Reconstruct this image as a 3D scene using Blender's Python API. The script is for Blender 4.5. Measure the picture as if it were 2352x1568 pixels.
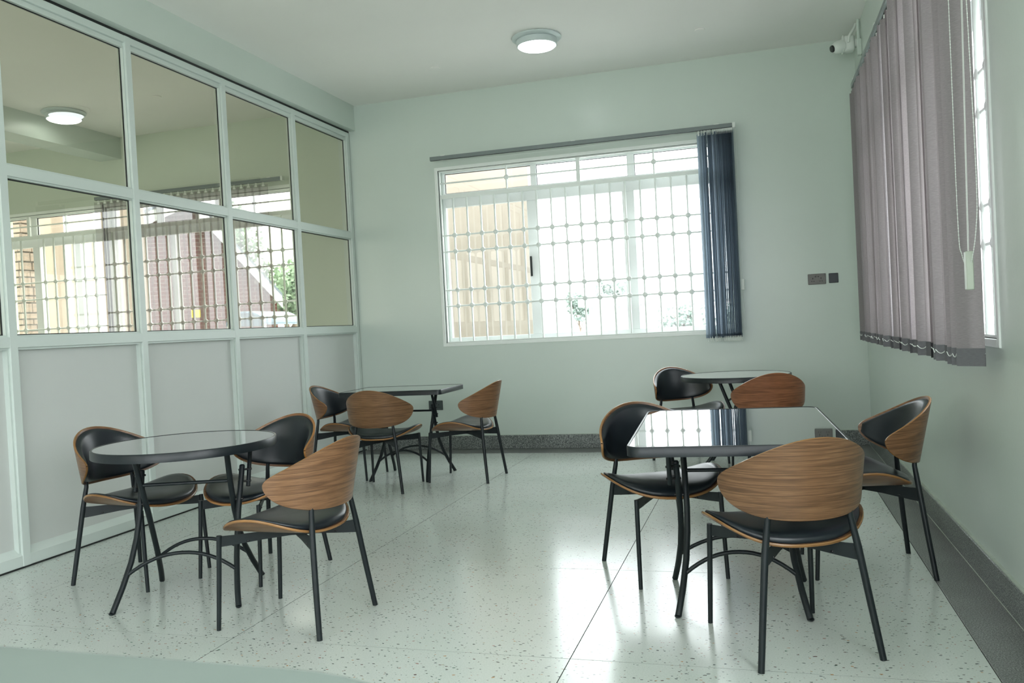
import bpy, math, random
from mathutils import Vector, Matrix
PI = math.pi
sin, cos = math.sin, math.cos
for o in list(bpy.data.objects):
    bpy.data.objects.remove(o, do_unlink=True)
SC = bpy.context.scene
COL = SC.collection
R = random.Random(7)

# ------------------------------------------------------------------ camera
cam = bpy.data.cameras.new('camera')
cam.sensor_width = 36.0
cam.sensor_fit = 'HORIZONTAL'
cam.lens = 1953.8757 * 36.0 / 2352.0
cam.clip_start = 0.02
cam.clip_end = 400
cam.dof.use_dof = True
cam.dof.focus_distance = 4.4
cam.dof.aperture_fstop = 8.0
CAM = bpy.data.objects.new('camera', cam)
COL.objects.link(CAM)
yaw, pitch, roll = 0.2862, -0.0173, -0.0521
f_ = Vector((-sin(yaw) * cos(pitch), cos(yaw) * cos(pitch), sin(pitch)))
r0 = Vector((cos(yaw), sin(yaw), 0))
u0 = r0.cross(f_)
r_ = r0 * cos(roll) + u0 * sin(roll)
u_ = -r0 * sin(roll) + u0 * cos(roll)
M4 = Matrix((r_, u_, -f_)).transposed().to_4x4()
M4.translation = Vector((0, 0, 1.22))
CAM.matrix_world = M4
SC.camera = CAM

# ------------------------------------------------------------------ world and exposure
SKY = 9.0            # zenith radiance; overcast sky, horizon one third of it
W = bpy.data.worlds.new('overcast_sky')
SC.world = W
W.use_nodes = True
nt = W.node_tree
nt.nodes.clear()
wo = nt.nodes.new('ShaderNodeOutputWorld')
wb = nt.nodes.new('ShaderNodeBackground')
wt = nt.nodes.new('ShaderNodeTexCoord')
wsep = nt.nodes.new('ShaderNodeSeparateXYZ')
wr = nt.nodes.new('ShaderNodeValToRGB')
wr.color_ramp.elements[0].position = 0.0
wr.color_ramp.elements[0].color = (0.90, 0.93, 0.95, 1)
wr.color_ramp.elements[1].position = 0.6
wr.color_ramp.elements[1].color = (0.92, 0.97, 1.0, 1)
nt.links.new(wt.outputs['Generated'], wsep.inputs[0])
nt.links.new(wsep.outputs[2], wr.inputs[0])
nt.links.new(wr.outputs[0], wb.inputs['Color'])
wm = nt.nodes.new('ShaderNodeMath'); wm.operation = 'MULTIPLY_ADD'; wm.use_clamp = False
wc = nt.nodes.new('ShaderNodeMath'); wc.operation = 'MAXIMUM'; wc.inputs[1].default_value = 0.0
nt.links.new(wsep.outputs[2], wc.inputs[0]); nt.links.new(wc.outputs[0], wm.inputs[0])
wm.inputs[1].default_value = SKY * 2 / 3; wm.inputs[2].default_value = SKY / 3
nt.links.new(wm.outputs[0], wb.inputs['Strength'])
nt.links.new(wb.outputs[0], wo.inputs[0])
SC.view_settings.view_transform = 'Standard'
SC.view_settings.look = 'None'
SC.view_settings.gamma = 1
SC.view_settings.use_curve_mapping = False
SC.view_settings.exposure = 0.76
SC.cycles.use_denoising = True
SC.cycles.max_bounces = 10
SC.cycles.diffuse_bounces = 6
SC.cycles.transparent_max_bounces = 24
SC.cycles.sample_clamp_indirect = 6.0
SC.cycles.caustics_reflective = False
SC.cycles.caustics_refractive = False

# room dimensions (metres)
D = 8.163; XR = 0.896; XL = -3.997; XG = -4.068; ZC = 3.617; ZL = 3.356
YB = 7.856; XB = 0.686; YF = -3.2; XW = -12.6

def portal(name, loc, direction, sx, sy):
    l = bpy.data.lights.new(name, 'AREA')
    l.shape = 'RECTANGLE'; l.size = sx; l.size_y = sy
    l.cycles.is_portal = True
    o = bpy.data.objects.new(name, l); COL.objects.link(o)
    o.location = loc
    o.rotation_euler = Vector(direction).to_track_quat('-Z', 'Y').to_euler()
portal('portal_window', (-1.65, D + .22, 1.965), (0, -1, 0), 2.9, 1.77)
portal('portal_window', (-6.8, D + .22, 1.965), (0, -1, 0), 4.0, 1.77)
portal('portal_window', (XR + .22, 5.26, 1.98), (-1, 0, 0), 1.82, 2.98)
portal('portal_window', (XR + .22, -.35, 2.0), (-1, 0, 0), 2.0, 4.5)
portal('portal_window', (-1.55, YF - .22, 1.75), (0, 1, 0), 4.6, 2.9)
portal('portal_window', (-7.7, YF - .22, 1.75), (0, 1, 0), 5.6, 2.9)
portal('portal_window', (XW - .22, 3.0, 1.9), (1, 0, 0), 1.63, 4.0)

# ------------------------------------------------------------------ materials
def S(c):
    return tuple(((x / 255) / 12.92 if x / 255 <= .04045 else ((x / 255 + .055) / 1.055) ** 2.4) for x in c)
def newmat(name):
    m = bpy.data.materials.new(name); m.use_nodes = True
    n = m.node_tree; n.nodes.clear()
    out = n.nodes.new('ShaderNodeOutputMaterial')
    return m, n, out
def N(n, t, **kw):
    x = n.nodes.new(t)
    for k, v in kw.items():
        if k.startswith('_'): setattr(x, k[1:], v)
        else: x.inputs[k.replace('_', ' ')].default_value = v
    return x
def principled(name, col, rough=.5, metal=0.0, spec=.5, coat=0.0):
    m, n, out = newmat(name)
    b = N(n, 'ShaderNodeBsdfPrincipled')
    b.inputs['Base Color'].default_value = (*col, 1)
    b.inputs['Roughness'].default_value = rough
    b.inputs['Metallic'].default_value = metal
    b.inputs['Specular IOR Level'].default_value = spec
    b.inputs['Coat Weight'].default_value = coat
    n.links.new(b.outputs[0], out.inputs[0])
    return m, n, b, out
def bump(n, b, scale, strength, dist=.002, detail=3, coord='Object', stretch=None):
    tc = N(n, 'ShaderNodeTexCoord')
    src = tc.outputs[coord]
    if stretch:
        mp = N(n, 'ShaderNodeMapping'); mp.inputs['Scale'].default_value = stretch
        n.links.new(src, mp.inputs[0]); src = mp.outputs[0]
    no = N(n, 'ShaderNodeTexNoise', Scale=scale, Detail=detail)
    bp = N(n, 'ShaderNodeBump', Strength=strength, Distance=dist)
    n.links.new(src, no.inputs['Vector'])
    n.links.new(no.outputs['Fac'], bp.inputs['Height'])
    n.links.new(bp.outputs[0], b.inputs['Normal'])
    return no
def mottled(name, c1, c2, scale, rough, spec=.5, detail=4, bs=0, bstr=.1, lo=.35, hi=.65, bdist=.002):
    m, n, b, out = principled(name, c1, rough, 0, spec)
    tc = N(n, 'ShaderNodeTexCoord')
    no = N(n, 'ShaderNodeTexNoise', Scale=scale, Detail=detail)
    rp = N(n, 'ShaderNodeValToRGB')
    rp.color_ramp.elements[0].position = lo; rp.color_ramp.elements[0].color = (*c1, 1)
    rp.color_ramp.elements[1].position = hi; rp.color_ramp.elements[1].color = (*c2, 1)
    n.links.new(tc.outputs['Object'], no.inputs['Vector'])
    n.links.new(no.outputs['Fac'], rp.inputs[0])
    n.links.new(rp.outputs[0], b.inputs['Base Color'])
    if bs: bump(n, b, bs, bstr, bdist)
    return m

M = {}
M['wall'] = mottled('green_silk_paint', (0.575, 0.645, 0.595), (0.59, 0.66, 0.61), 1.3, .27, .5, bs=45, bstr=.22, bdist=.0012)
M['wall_next'] = mottled('green_silk_paint_next', (0.53, 0.59, 0.50), (0.55, 0.605, 0.515), 1.3, .30, .5, bs=45, bstr=.2, bdist=.001)
M['ceiling'] = mottled('ceiling_paint', (0.86, 0.85, 0.82), (0.88, 0.87, 0.84), 1.1, .8, .2, bs=30, bstr=.08)
M['beam'] = mottled('beam_paint', (0.575, 0.645, 0.595), (0.59, 0.66, 0.61), 1.3, .3, .5, bs=45, bstr=.15)
M['cream'] = mottled('cream_render', (.375, .315, .265), (.395, .33, .28), 2, .9, .1, bs=40, bstr=.1)
M['alu'] = mottled('white_aluminium', (0.60, 0.665, 0.63), (0.62, 0.685, 0.65), 2, .32, .5)
M['alu_win'] = mottled('window_aluminium', (0.78, 0.80, 0.80), (0.80, 0.82, 0.82), 2, .3, .5)
M['grille'] = mottled('grille_paint', (0.80, 0.84, 0.81), (0.83, 0.87, 0.84), 6, .35, .5)
M['board'] = mottled('white_board', (0.58, 0.60, 0.58), (0.60, 0.62, 0.60), .8, .5, .3, bs=300, bstr=.05)
M['gasket'] = principled('black_gasket', (.004, .006, .006), .5)[0]
M['metal'] = mottled('black_powder_coat', (0.006, 0.010, 0.012), (0.008, 0.013, 0.015), 30, .42, .35, bs=400, bstr=.1)
M['rim'] = mottled('black_table_rim', (0.006, 0.010, 0.013), (0.008, 0.013, 0.016), 30, .34, .4, bs=300, bstr=.08)
M['screw'] = principled('dark_screw', (.03, .03, .03), .3, .8)[0]
M['rubber'] = principled('black_rubber', (.008, .009, .01), .7)[0]
M['rail'] = mottled('grey_head_rail', (.16, .19, .19), (.18, .21, .21), 5, .4, .5)
M['white_plastic'] = mottled('white_plastic', (.72, .76, .72), (.75, .79, .75), 5, .4, .4)
M['cream_plastic'] = mottled('cream_plastic', (.40, .44, .37), (.43, .47, .40), 5, .35, .4)
M['socket_grey'] = mottled('brown_grey_socket', (.13, .125, .115), (.15, .14, .13), 20, .35, .5)
M['socket_dark'] = mottled('dark_socket', (.045, .06, .06), (.055, .07, .07), 20, .35, .5)
M['socket_black'] = mottled('black_blank_plate', (.010, .017, .022), (.013, .02, .026), 20, .3, .5)
M['hole'] = principled('socket_hole', (.004, .004, .005), .8)[0]
M['lens'] = principled('camera_lens', (.004, .004, .006), .08, 0, .8)[0]
M['counter'] = mottled('pale_counter', (0.125, 0.155, 0.138), (0.135, 0.165, 0.148), 3, .5, .4)
M['counter_body'] = mottled('counter_body', (0.48, 0.60, 0.54), (0.50, 0.62, 0.56), 3, .6, .3)

# granite skirting / border
def granite(name, a, b_, c_, rough):
    m, n, b, out = principled(name, a, rough)
    tc = N(n, 'ShaderNodeTexCoord')
    n1 = N(n, 'ShaderNodeTexNoise', Scale=190, Detail=3)
    n2 = N(n, 'ShaderNodeTexNoise', Scale=5, Detail=4)
    rp = N(n, 'ShaderNodeValToRGB')
    e = rp.color_ramp.elements
    e[0].position = .38; e[0].color = (*a, 1)
    e[1].position = .60; e[1].color = (*c_, 1)
    x = rp.color_ramp.elements.new(.5); x.color = (*b_, 1)
    mx = N(n, 'ShaderNodeMix', _data_type='RGBA', _blend_type='MULTIPLY')
    mx.inputs[0].default_value = .5
    rp2 = N(n, 'ShaderNodeValToRGB')
    rp2.color_ramp.elements[0].position = .3; rp2.color_ramp.elements[0].color = (.55, .55, .55, 1)
    rp2.color_ramp.elements[1].position = .7; rp2.color_ramp.elements[1].color = (1, 1, 1, 1)
    for q in (n1, n2): n.links.new(tc.outputs['Object'], q.inputs['Vector'])
    n.links.new(n1.outputs['Fac'], rp.inputs[0]); n.links.new(n2.outputs['Fac'], rp2.inputs[0])
    n.links.new(rp.outputs[0], mx.inputs[6]); n.links.new(rp2.outputs[0], mx.inputs[7])
    n.links.new(mx.outputs[2], b.inputs['Base Color'])
    return m
M['skirt'] = granite('grey_terrazzo_skirting', (.045, .052, .052), (.16, .18, .175), (.38, .40, .38), .4)
M['border'] = granite('grey_terrazzo_border', (.085, .09, .088), (.17, .18, .175), (.31, .32, .31), .33)
M['skirt_top'] = mottled('skirting_top_line', (.42, .48, .42), (.5, .55, .48), 20, .6)

# terrazzo
def terrazzo():
    m, n, b, out = principled('pale_terrazzo', (.6, .7, .6), .2, 0, .62)
    tc = N(n, 'ShaderNodeTexCoord')
    no = N(n, 'ShaderNodeTexNoise', Scale=1.1, Detail=3)
    rp = N(n, 'ShaderNodeValToRGB')
    rp.color_ramp.elements[0].position = .35; rp.color_ramp.elements[0].color = (.52, .575, .53, 1)
    rp.color_ramp.elements[1].position = .65; rp.color_ramp.elements[1].color = (.565, .60, .57, 1)
    geo = N(n, 'ShaderNodeNewGeometry')
    n.links.new(geo.outputs['Position'], no.inputs['Vector']); n.links.new(no.outputs['Fac'], rp.inputs[0])
    col = rp.outputs[0]
    # fine pale/grey matrix
    nf = N(n, 'ShaderNodeTexNoise', Scale=170, Detail=2)
    n.links.new(geo.outputs['Position'], nf.inputs['Vector'])
    rf = N(n, 'ShaderNodeValToRGB')
    rf.color_ramp.elements[0].position = .35; rf.color_ramp.elements[0].color = (.92, .93, .92, 1)
    rf.color_ramp.elements[1].position = .6; rf.color_ramp.elements[1].color = (1.02, 1.02, 1.02, 1)
    n.links.new(nf.outputs['Fac'], rf.inputs[0])
    mx = N(n, 'ShaderNodeMix', _data_type='RGBA', _blend_type='MULTIPLY'); mx.inputs[0].default_value = 1
    n.links.new(col, mx.inputs[6]); n.links.new(rf.outputs[0], mx.inputs[7]); col = mx.outputs[2]
    for i, (sc_, thr, dens, cols, rot, st) in enumerate((
            (31, .15, .21, [(.03, .05, .05), (.09, .035, .03), (.06, .06, .05), (.02, .035, .04)], .3, 1.9),
            (50, .15, .17, [(.05, .06, .06), (.22, .10, .07), (.10, .10, .09), (.04, .06, .05)], -.4, 1.7),
            (34, .15, .09, [(.42, .22, .08), (.30, .12, .09), (.04, .12, .08), (.35, .3, .2)], .9, 1.6))):
        mp = N(n, 'ShaderNodeMapping'); mp.inputs['Rotation'].default_value = (0, 0, rot)
        mp.inputs['Scale'].default_value = (1, st, 1); mp.inputs['Location'].default_value = (i * 3.7, i * 1.3, 0)
        nd = N(n, 'ShaderNodeTexNoise', Scale=22, Detail=2)
        ad = N(n, 'ShaderNodeMix', _data_type='RGBA', _blend_type='ADD'); ad.inputs[0].default_value = .022
        n.links.new(geo.outputs['Position'], nd.inputs['Vector'])
        n.links.new(geo.outputs['Position'], ad.inputs[6]); n.links.new(nd.outputs['Color'], ad.inputs[7])
        n.links.new(ad.outputs[2], mp.inputs[0])
        v = N(n, 'ShaderNodeTexVoronoi', Scale=sc_); v.inputs['Randomness'].default_value = 1
        v.voronoi_dimensions = '2D'
        n.links.new(mp.outputs[0], v.inputs['Vector'])
        sp = N(n, 'ShaderNodeSeparateColor'); n.links.new(v.outputs['Color'], sp.inputs[0])
        # size varies per cell
        ml = N(n, 'ShaderNodeMath', _operation='MULTIPLY'); n.links.new(sp.outputs[2], ml.inputs[0]); ml.inputs[1].default_value = thr
        ml2 = N(n, 'ShaderNodeMath', _operation='ADD'); n.links.new(ml.outputs[0], ml2.inputs[0]); ml2.inputs[1].default_value = .055
        lt = N(n, 'ShaderNodeMath', _operation='LESS_THAN'); n.links.new(v.outputs['Distance'], lt.inputs[0]); n.links.new(ml2.outputs[0], lt.inputs[1])
        l2 = N(n, 'ShaderNodeMath', _operation='LESS_THAN'); n.links.new(sp.outputs[0], l2.inputs[0]); l2.inputs[1].default_value = dens
        fa = N(n, 'ShaderNodeMath', _operation='MULTIPLY'); n.links.new(lt.outputs[0], fa.inputs[0]); n.links.new(l2.outputs[0], fa.inputs[1])
        cr = N(n, 'ShaderNodeValToRGB'); cr.color_ramp.interpolation = 'CONSTANT'
        el = cr.color_ramp.elements
        el[0].position = 0; el[0].color = (*cols[0], 1); el[1].position = .3; el[1].color = (*cols[1], 1)
        for p_, c_ in ((.5, cols[2]), (.8, cols[3])):
            e_ = el.new(p_); e_.color = (*c_, 1)
        n.links.new(sp.outputs[1], cr.inputs[0])
        m2 = N(n, 'ShaderNodeMix', _data_type='RGBA')
        f8 = N(n, 'ShaderNodeMath', _operation='MULTIPLY'); n.links.new(fa.outputs[0], f8.inputs[0]); f8.inputs[1].default_value = .93
        n.links.new(f8.outputs[0], m2.inputs[0]); n.links.new(col, m2.inputs[6]); n.links.new(cr.outputs[0], m2.inputs[7])
        col = m2.outputs[2]
    n.links.new(col, b.inputs['Base Color'])
    nr = N(n, 'ShaderNodeTexNoise', Scale=2.2, Detail=4)
    n.links.new(geo.outputs['Position'], nr.inputs['Vector'])
    mr = N(n, 'ShaderNodeMapRange'); mr.inputs['To Min'].default_value = .12; mr.inputs['To Max'].default_value = .24
    n.links.new(nr.outputs['Fac'], mr.inputs[0]); n.links.new(mr.outputs[0], b.inputs['Roughness'])
    nb = N(n, 'ShaderNodeTexNoise', Scale=120, Detail=2)
    n.links.new(geo.outputs['Position'], nb.inputs['Vector'])
    bp = N(n, 'ShaderNodeBump', Strength=.05, Distance=.001)
    n.links.new(nb.outputs['Fac'], bp.inputs['Height']); n.links.new(bp.outputs[0], b.inputs['Normal'])
    return m
M['terrazzo'] = terrazzo()
M['joint'] = principled('brass_joint_strip', (.03, .033, .028), .9, 0, .1)[0]

def wood(name, c1, c2, c3, rough=.36, fine=1.0):
    m, n, b, out = principled(name, c1, rough, 0, .4)
    uv = N(n, 'ShaderNodeUVMap')
    oi = N(n, 'ShaderNodeObjectInfo')
    ad = N(n, 'ShaderNodeVectorMath', _operation='ADD')
    ml = N(n, 'ShaderNodeVectorMath', _operation='SCALE'); ml.inputs['Scale'].default_value = 7.0
    cx = N(n, 'ShaderNodeCombineXYZ')
    n.links.new(oi.outputs['Random'], cx.inputs[0]); n.links.new(oi.outputs['Random'], cx.inputs[1])
    n.links.new(cx.outputs[0], ml.inputs[0])
    n.links.new(uv.outputs[0], ad.inputs[0]); n.links.new(ml.outputs[0], ad.inputs[1])
    mp = N(n, 'ShaderNodeMapping'); mp.inputs['Scale'].default_value = (.38, 13, 1)
    n.links.new(ad.outputs[0], mp.inputs[0])
    n1 = N(n, 'ShaderNodeTexNoise', Scale=1.5, Detail=1.5, Distortion=.12)
    n.links.new(mp.outputs[0], n1.inputs['Vector'])
    mm = N(n, 'ShaderNodeMath', _operation='MULTIPLY'); mm.inputs[1].default_value = 9.0
    n.links.new(n1.outputs['Fac'], mm.inputs[0])
    fr = N(n, 'ShaderNodeMath', _operation='FRACT'); n.links.new(mm.outputs[0], fr.inputs[0])
    rp = N(n, 'ShaderNodeValToRGB')
    el = rp.color_ramp.elements
    el[0].position = 0; el[0].color = (*c1, 1); el[1].position = 1; el[1].color = (*c1, 1)
    e = el.new(.55); e.color = (*c2, 1)
    e = el.new(.80); e.color = (*c3, 1)
    e = el.new(.88); e.color = (*c2, 1)
    n.links.new(fr.outputs[0], rp.inputs[0])
    mp2 = N(n, 'ShaderNodeMapping'); mp2.inputs['Scale'].default_value = (7, 230, 1)
    n.links.new(ad.outputs[0], mp2.inputs[0])
    n2 = N(n, 'ShaderNodeTexNoise', Scale=1.6, Detail=3)
    n.links.new(mp2.outputs[0], n2.inputs['Vector'])
    r2 = N(n, 'ShaderNodeValToRGB')
    r2.color_ramp.elements[0].position = .35; r2.color_ramp.elements[0].color = (.64, .62, .60, 1)
    r2.color_ramp.elements[1].position = .6; r2.color_ramp.elements[1].color = (1.06, 1.06, 1.06, 1)
    n.links.new(n2.outputs['Fac'], r2.inputs[0])
    mx = N(n, 'ShaderNodeMix', _data_type='RGBA', _blend_type='MULTIPLY'); mx.inputs[0].default_value = fine
    n.links.new(rp.outputs[0], mx.inputs[6]); n.links.new(r2.outputs[0], mx.inputs[7])
    mt = N(n, 'ShaderNodeMix', _data_type='RGBA', _blend_type='MULTIPLY'); mt.inputs[0].default_value = 1
    n.links.new(mx.outputs[2], mt.inputs[6]); n.links.new(oi.outputs['Color'], mt.inputs[7])
    n.links.new(mt.outputs[2], b.inputs['Base Color'])
    bp = N(n, 'ShaderNodeBump', Strength=.12, Distance=.0005)
    n.links.new(n2.outputs['Fac'], bp.inputs['Height']); n.links.new(bp.outputs[0], b.inputs['Normal'])
    return m
M['walnut'] = wood('walnut_veneer', (.25, .133, .066), (.20, .103, .050), (.135, .068, .033))
M['ply_edge'] = wood('plywood_edge', (.34, .18, .07), (.30, .15, .055), (.21, .10, .036), .22, .6)
def leather():
    m, n, b, out = principled('black_leatherette', (.010, .0145, .019), .34, 0, .5)
    bump(n, b, 260, .16, .0006, 2)
    return m
M['leather'] = leather()
def table_glass():
    m, n, b, out = principled('smoked_table_glass', (.012, .014, .017), .03, 0, .9, 0)
    b.inputs['IOR'].default_value = 2.0; b.inputs['Coat Weight'].default_value = 1.0; b.inputs['Coat Roughness'].default_value = .02; b.inputs['Specular IOR Level'].default_value = .5
    return m
M['table_glass'] = table_glass()
def glass(name, tint, ior=1.5, rough=0.0, boost=1.0):
    m, n, out = newmat(name)
    tr = N(n, 'ShaderNodeBsdfTransparent'); tr.inputs[0].default_value = (*tint, 1)
    gl = N(n, 'ShaderNodeBsdfGlossy'); gl.inputs['Roughness'].default_value = rough; gl.inputs[0].default_value = (1, 1, 1, 1)
    fr = N(n, 'ShaderNodeLayerWeight'); fr.inputs[0].default_value = .5
    pw = N(n, 'ShaderNodeMath', _operation='POWER'); pw.inputs[1].default_value = 5.0
    n.links.new(fr.outputs['Facing'], pw.inputs[0])
    f0 = 2 * ((ior - 1) / (ior + 1)) ** 2
    mu = N(n, 'ShaderNodeMath', _operation='MULTIPLY_ADD'); mu.inputs[1].default_value = 1 - f0; mu.inputs[2].default_value = f0; mu.use_clamp = True
    mx = N(n, 'ShaderNodeMixShader')
    n.links.new(pw.outputs[0], mu.inputs[0]); n.links.new(mu.outputs[0], mx.inputs[0])
    n.links.new(tr.outputs[0], mx.inputs[1]); n.links.new(gl.outputs[0], mx.inputs[2])
    n.links.new(mx.outputs[0], out.inputs[0])
    return m
M['glass_tint'] = glass('bronze_tinted_glass', (.69, .66, .56), 1.5)
M['glass_clear'] = glass('clear_window_glass', (.93, .96, .95), 1.45)
def fabric(name, col, transl, sheer=0.0, transl_amt=.4):
    m, n, out = newmat(name)
    tc = N(n, 'ShaderNodeTexCoord')
    mp = N(n, 'ShaderNodeMapping'); mp.inputs['Scale'].default_value = (60, 60, 420)
    n.links.new(tc.outputs['Object'], mp.inputs[0])
    no = N(n, 'ShaderNodeTexNoise', Scale=1.0, Detail=2); n.links.new(mp.outputs[0], no.inputs['Vector'])
    rp = N(n, 'ShaderNodeValToRGB')
    rp.color_ramp.elements[0].position = .3; rp.color_ramp.elements[0].color = (.86, .86, .86, 1)
    rp.color_ramp.elements[1].position = .7; rp.color_ramp.elements[1].color = (1.06, 1.06, 1.06, 1)
    n.links.new(no.outputs['Fac'], rp.inputs[0])
    outs = []
    for c_, kind in ((col, 'ShaderNodeBsdfDiffuse'), (transl, 'ShaderNodeBsdfTranslucent')):
        mx = N(n, 'ShaderNodeMix', _data_type='RGBA', _blend_type='MULTIPLY'); mx.inputs[0].default_value = 1
        n.links.new(rp.outputs[0], mx.inputs[6]); mx.inputs[7].default_value = (*c_, 1)
        d = N(n, kind); n.links.new(mx.outputs[2], d.inputs[0]); outs.append(d)
    ms = N(n, 'ShaderNodeMixShader'); ms.inputs[0].default_value = transl_amt
    n.links.new(outs[0].outputs[0], ms.inputs[1]); n.links.new(outs[1].outputs[0], ms.inputs[2])
    last = ms
    if sheer:
        t = N(n, 'ShaderNodeBsdfTransparent')
        m2 = N(n, 'ShaderNodeMixShader'); m2.inputs[0].default_value = sheer
        n.links.new(ms.outputs[0], m2.inputs[1]); n.links.new(t.outputs[0], m2.inputs[2]); last = m2
    n.links.new(last.outputs[0], out.inputs[0])
    return m
M['slat_lilac'] = fabric('lilac_grey_blind_fabric', (.31, .285, .295), (.37, .32, .33), 0, .32)
M['slat_hem'] = fabric('blind_hem', (.17, .17, .18), (.08, .08, .085), 0, .15)
M['slat_blue'] = fabric('slate_blue_blind_fabric', (.23, .285, .335), (.42, .49, .57), 0, .42)
M['slat_sheer'] = fabric('sheer_blind_fabric', (.17, .135, .13), (.19, .15, .145), .60, .45)
def emis(name, col, st):
    m, n, out = newmat(name)
    e = N(n, 'ShaderNodeEmission'); e.inputs[0].default_value = (*col, 1); e.inputs[1].default_value = st
    n.links.new(e.outputs[0], out.inputs[0]); return m
M['lamp'] = emis('lamp_diffuser_glow', (.90, 1.0, 1.0), 6)
M['lamp_rim'] = mottled('lamp_rim', (.55, .62, .62), (.58, .65, .65), 8, .35)
M['brick'] = mottled('red_brick', S((78, 34, 28)), S((96, 50, 42)), 3.0, .9, .1, lo=.3, hi=.7)
M['mortar'] = principled('mortar', S((140, 126, 118)), .95)[0]
M['roof'] = mottled('blue_grey_roof_sheet', S((95, 105, 120)), S((105, 115, 128)), 2, .5)
M['bargeboard'] = principled('pale_bargeboard', S((205, 212, 215)), .6)[0]
M['stone'] = mottled('buff_stone', S((168, 148, 134)), S((138, 130, 122)), 4, .9, .1)
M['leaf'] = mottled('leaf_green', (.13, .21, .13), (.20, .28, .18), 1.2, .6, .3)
M['leaf_far'] = mottled('leaf_far_haze_tint', (.17, .22, .19), (.22, .27, .23), .8, .7, .2)  # paler, greyer green: distance haze put into the leaf colour
M['bark'] = mottled('bark', (.16, .12, .09), (.22, .17, .13), 8, .9)
M['ground'] = mottled('pale_ground', (.33, .33, .31), (.40, .40, .38), .6, .95)
M['yellow'] = principled('yellow_sign', S((190, 180, 40)), .5)[0]
M['canopy'] = principled('pale_blue_canopy', S((112, 132, 152)), .5)[0]
M['pavilion'] = principled('white_render', (.42, .43, .43), .8)[0]

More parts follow.
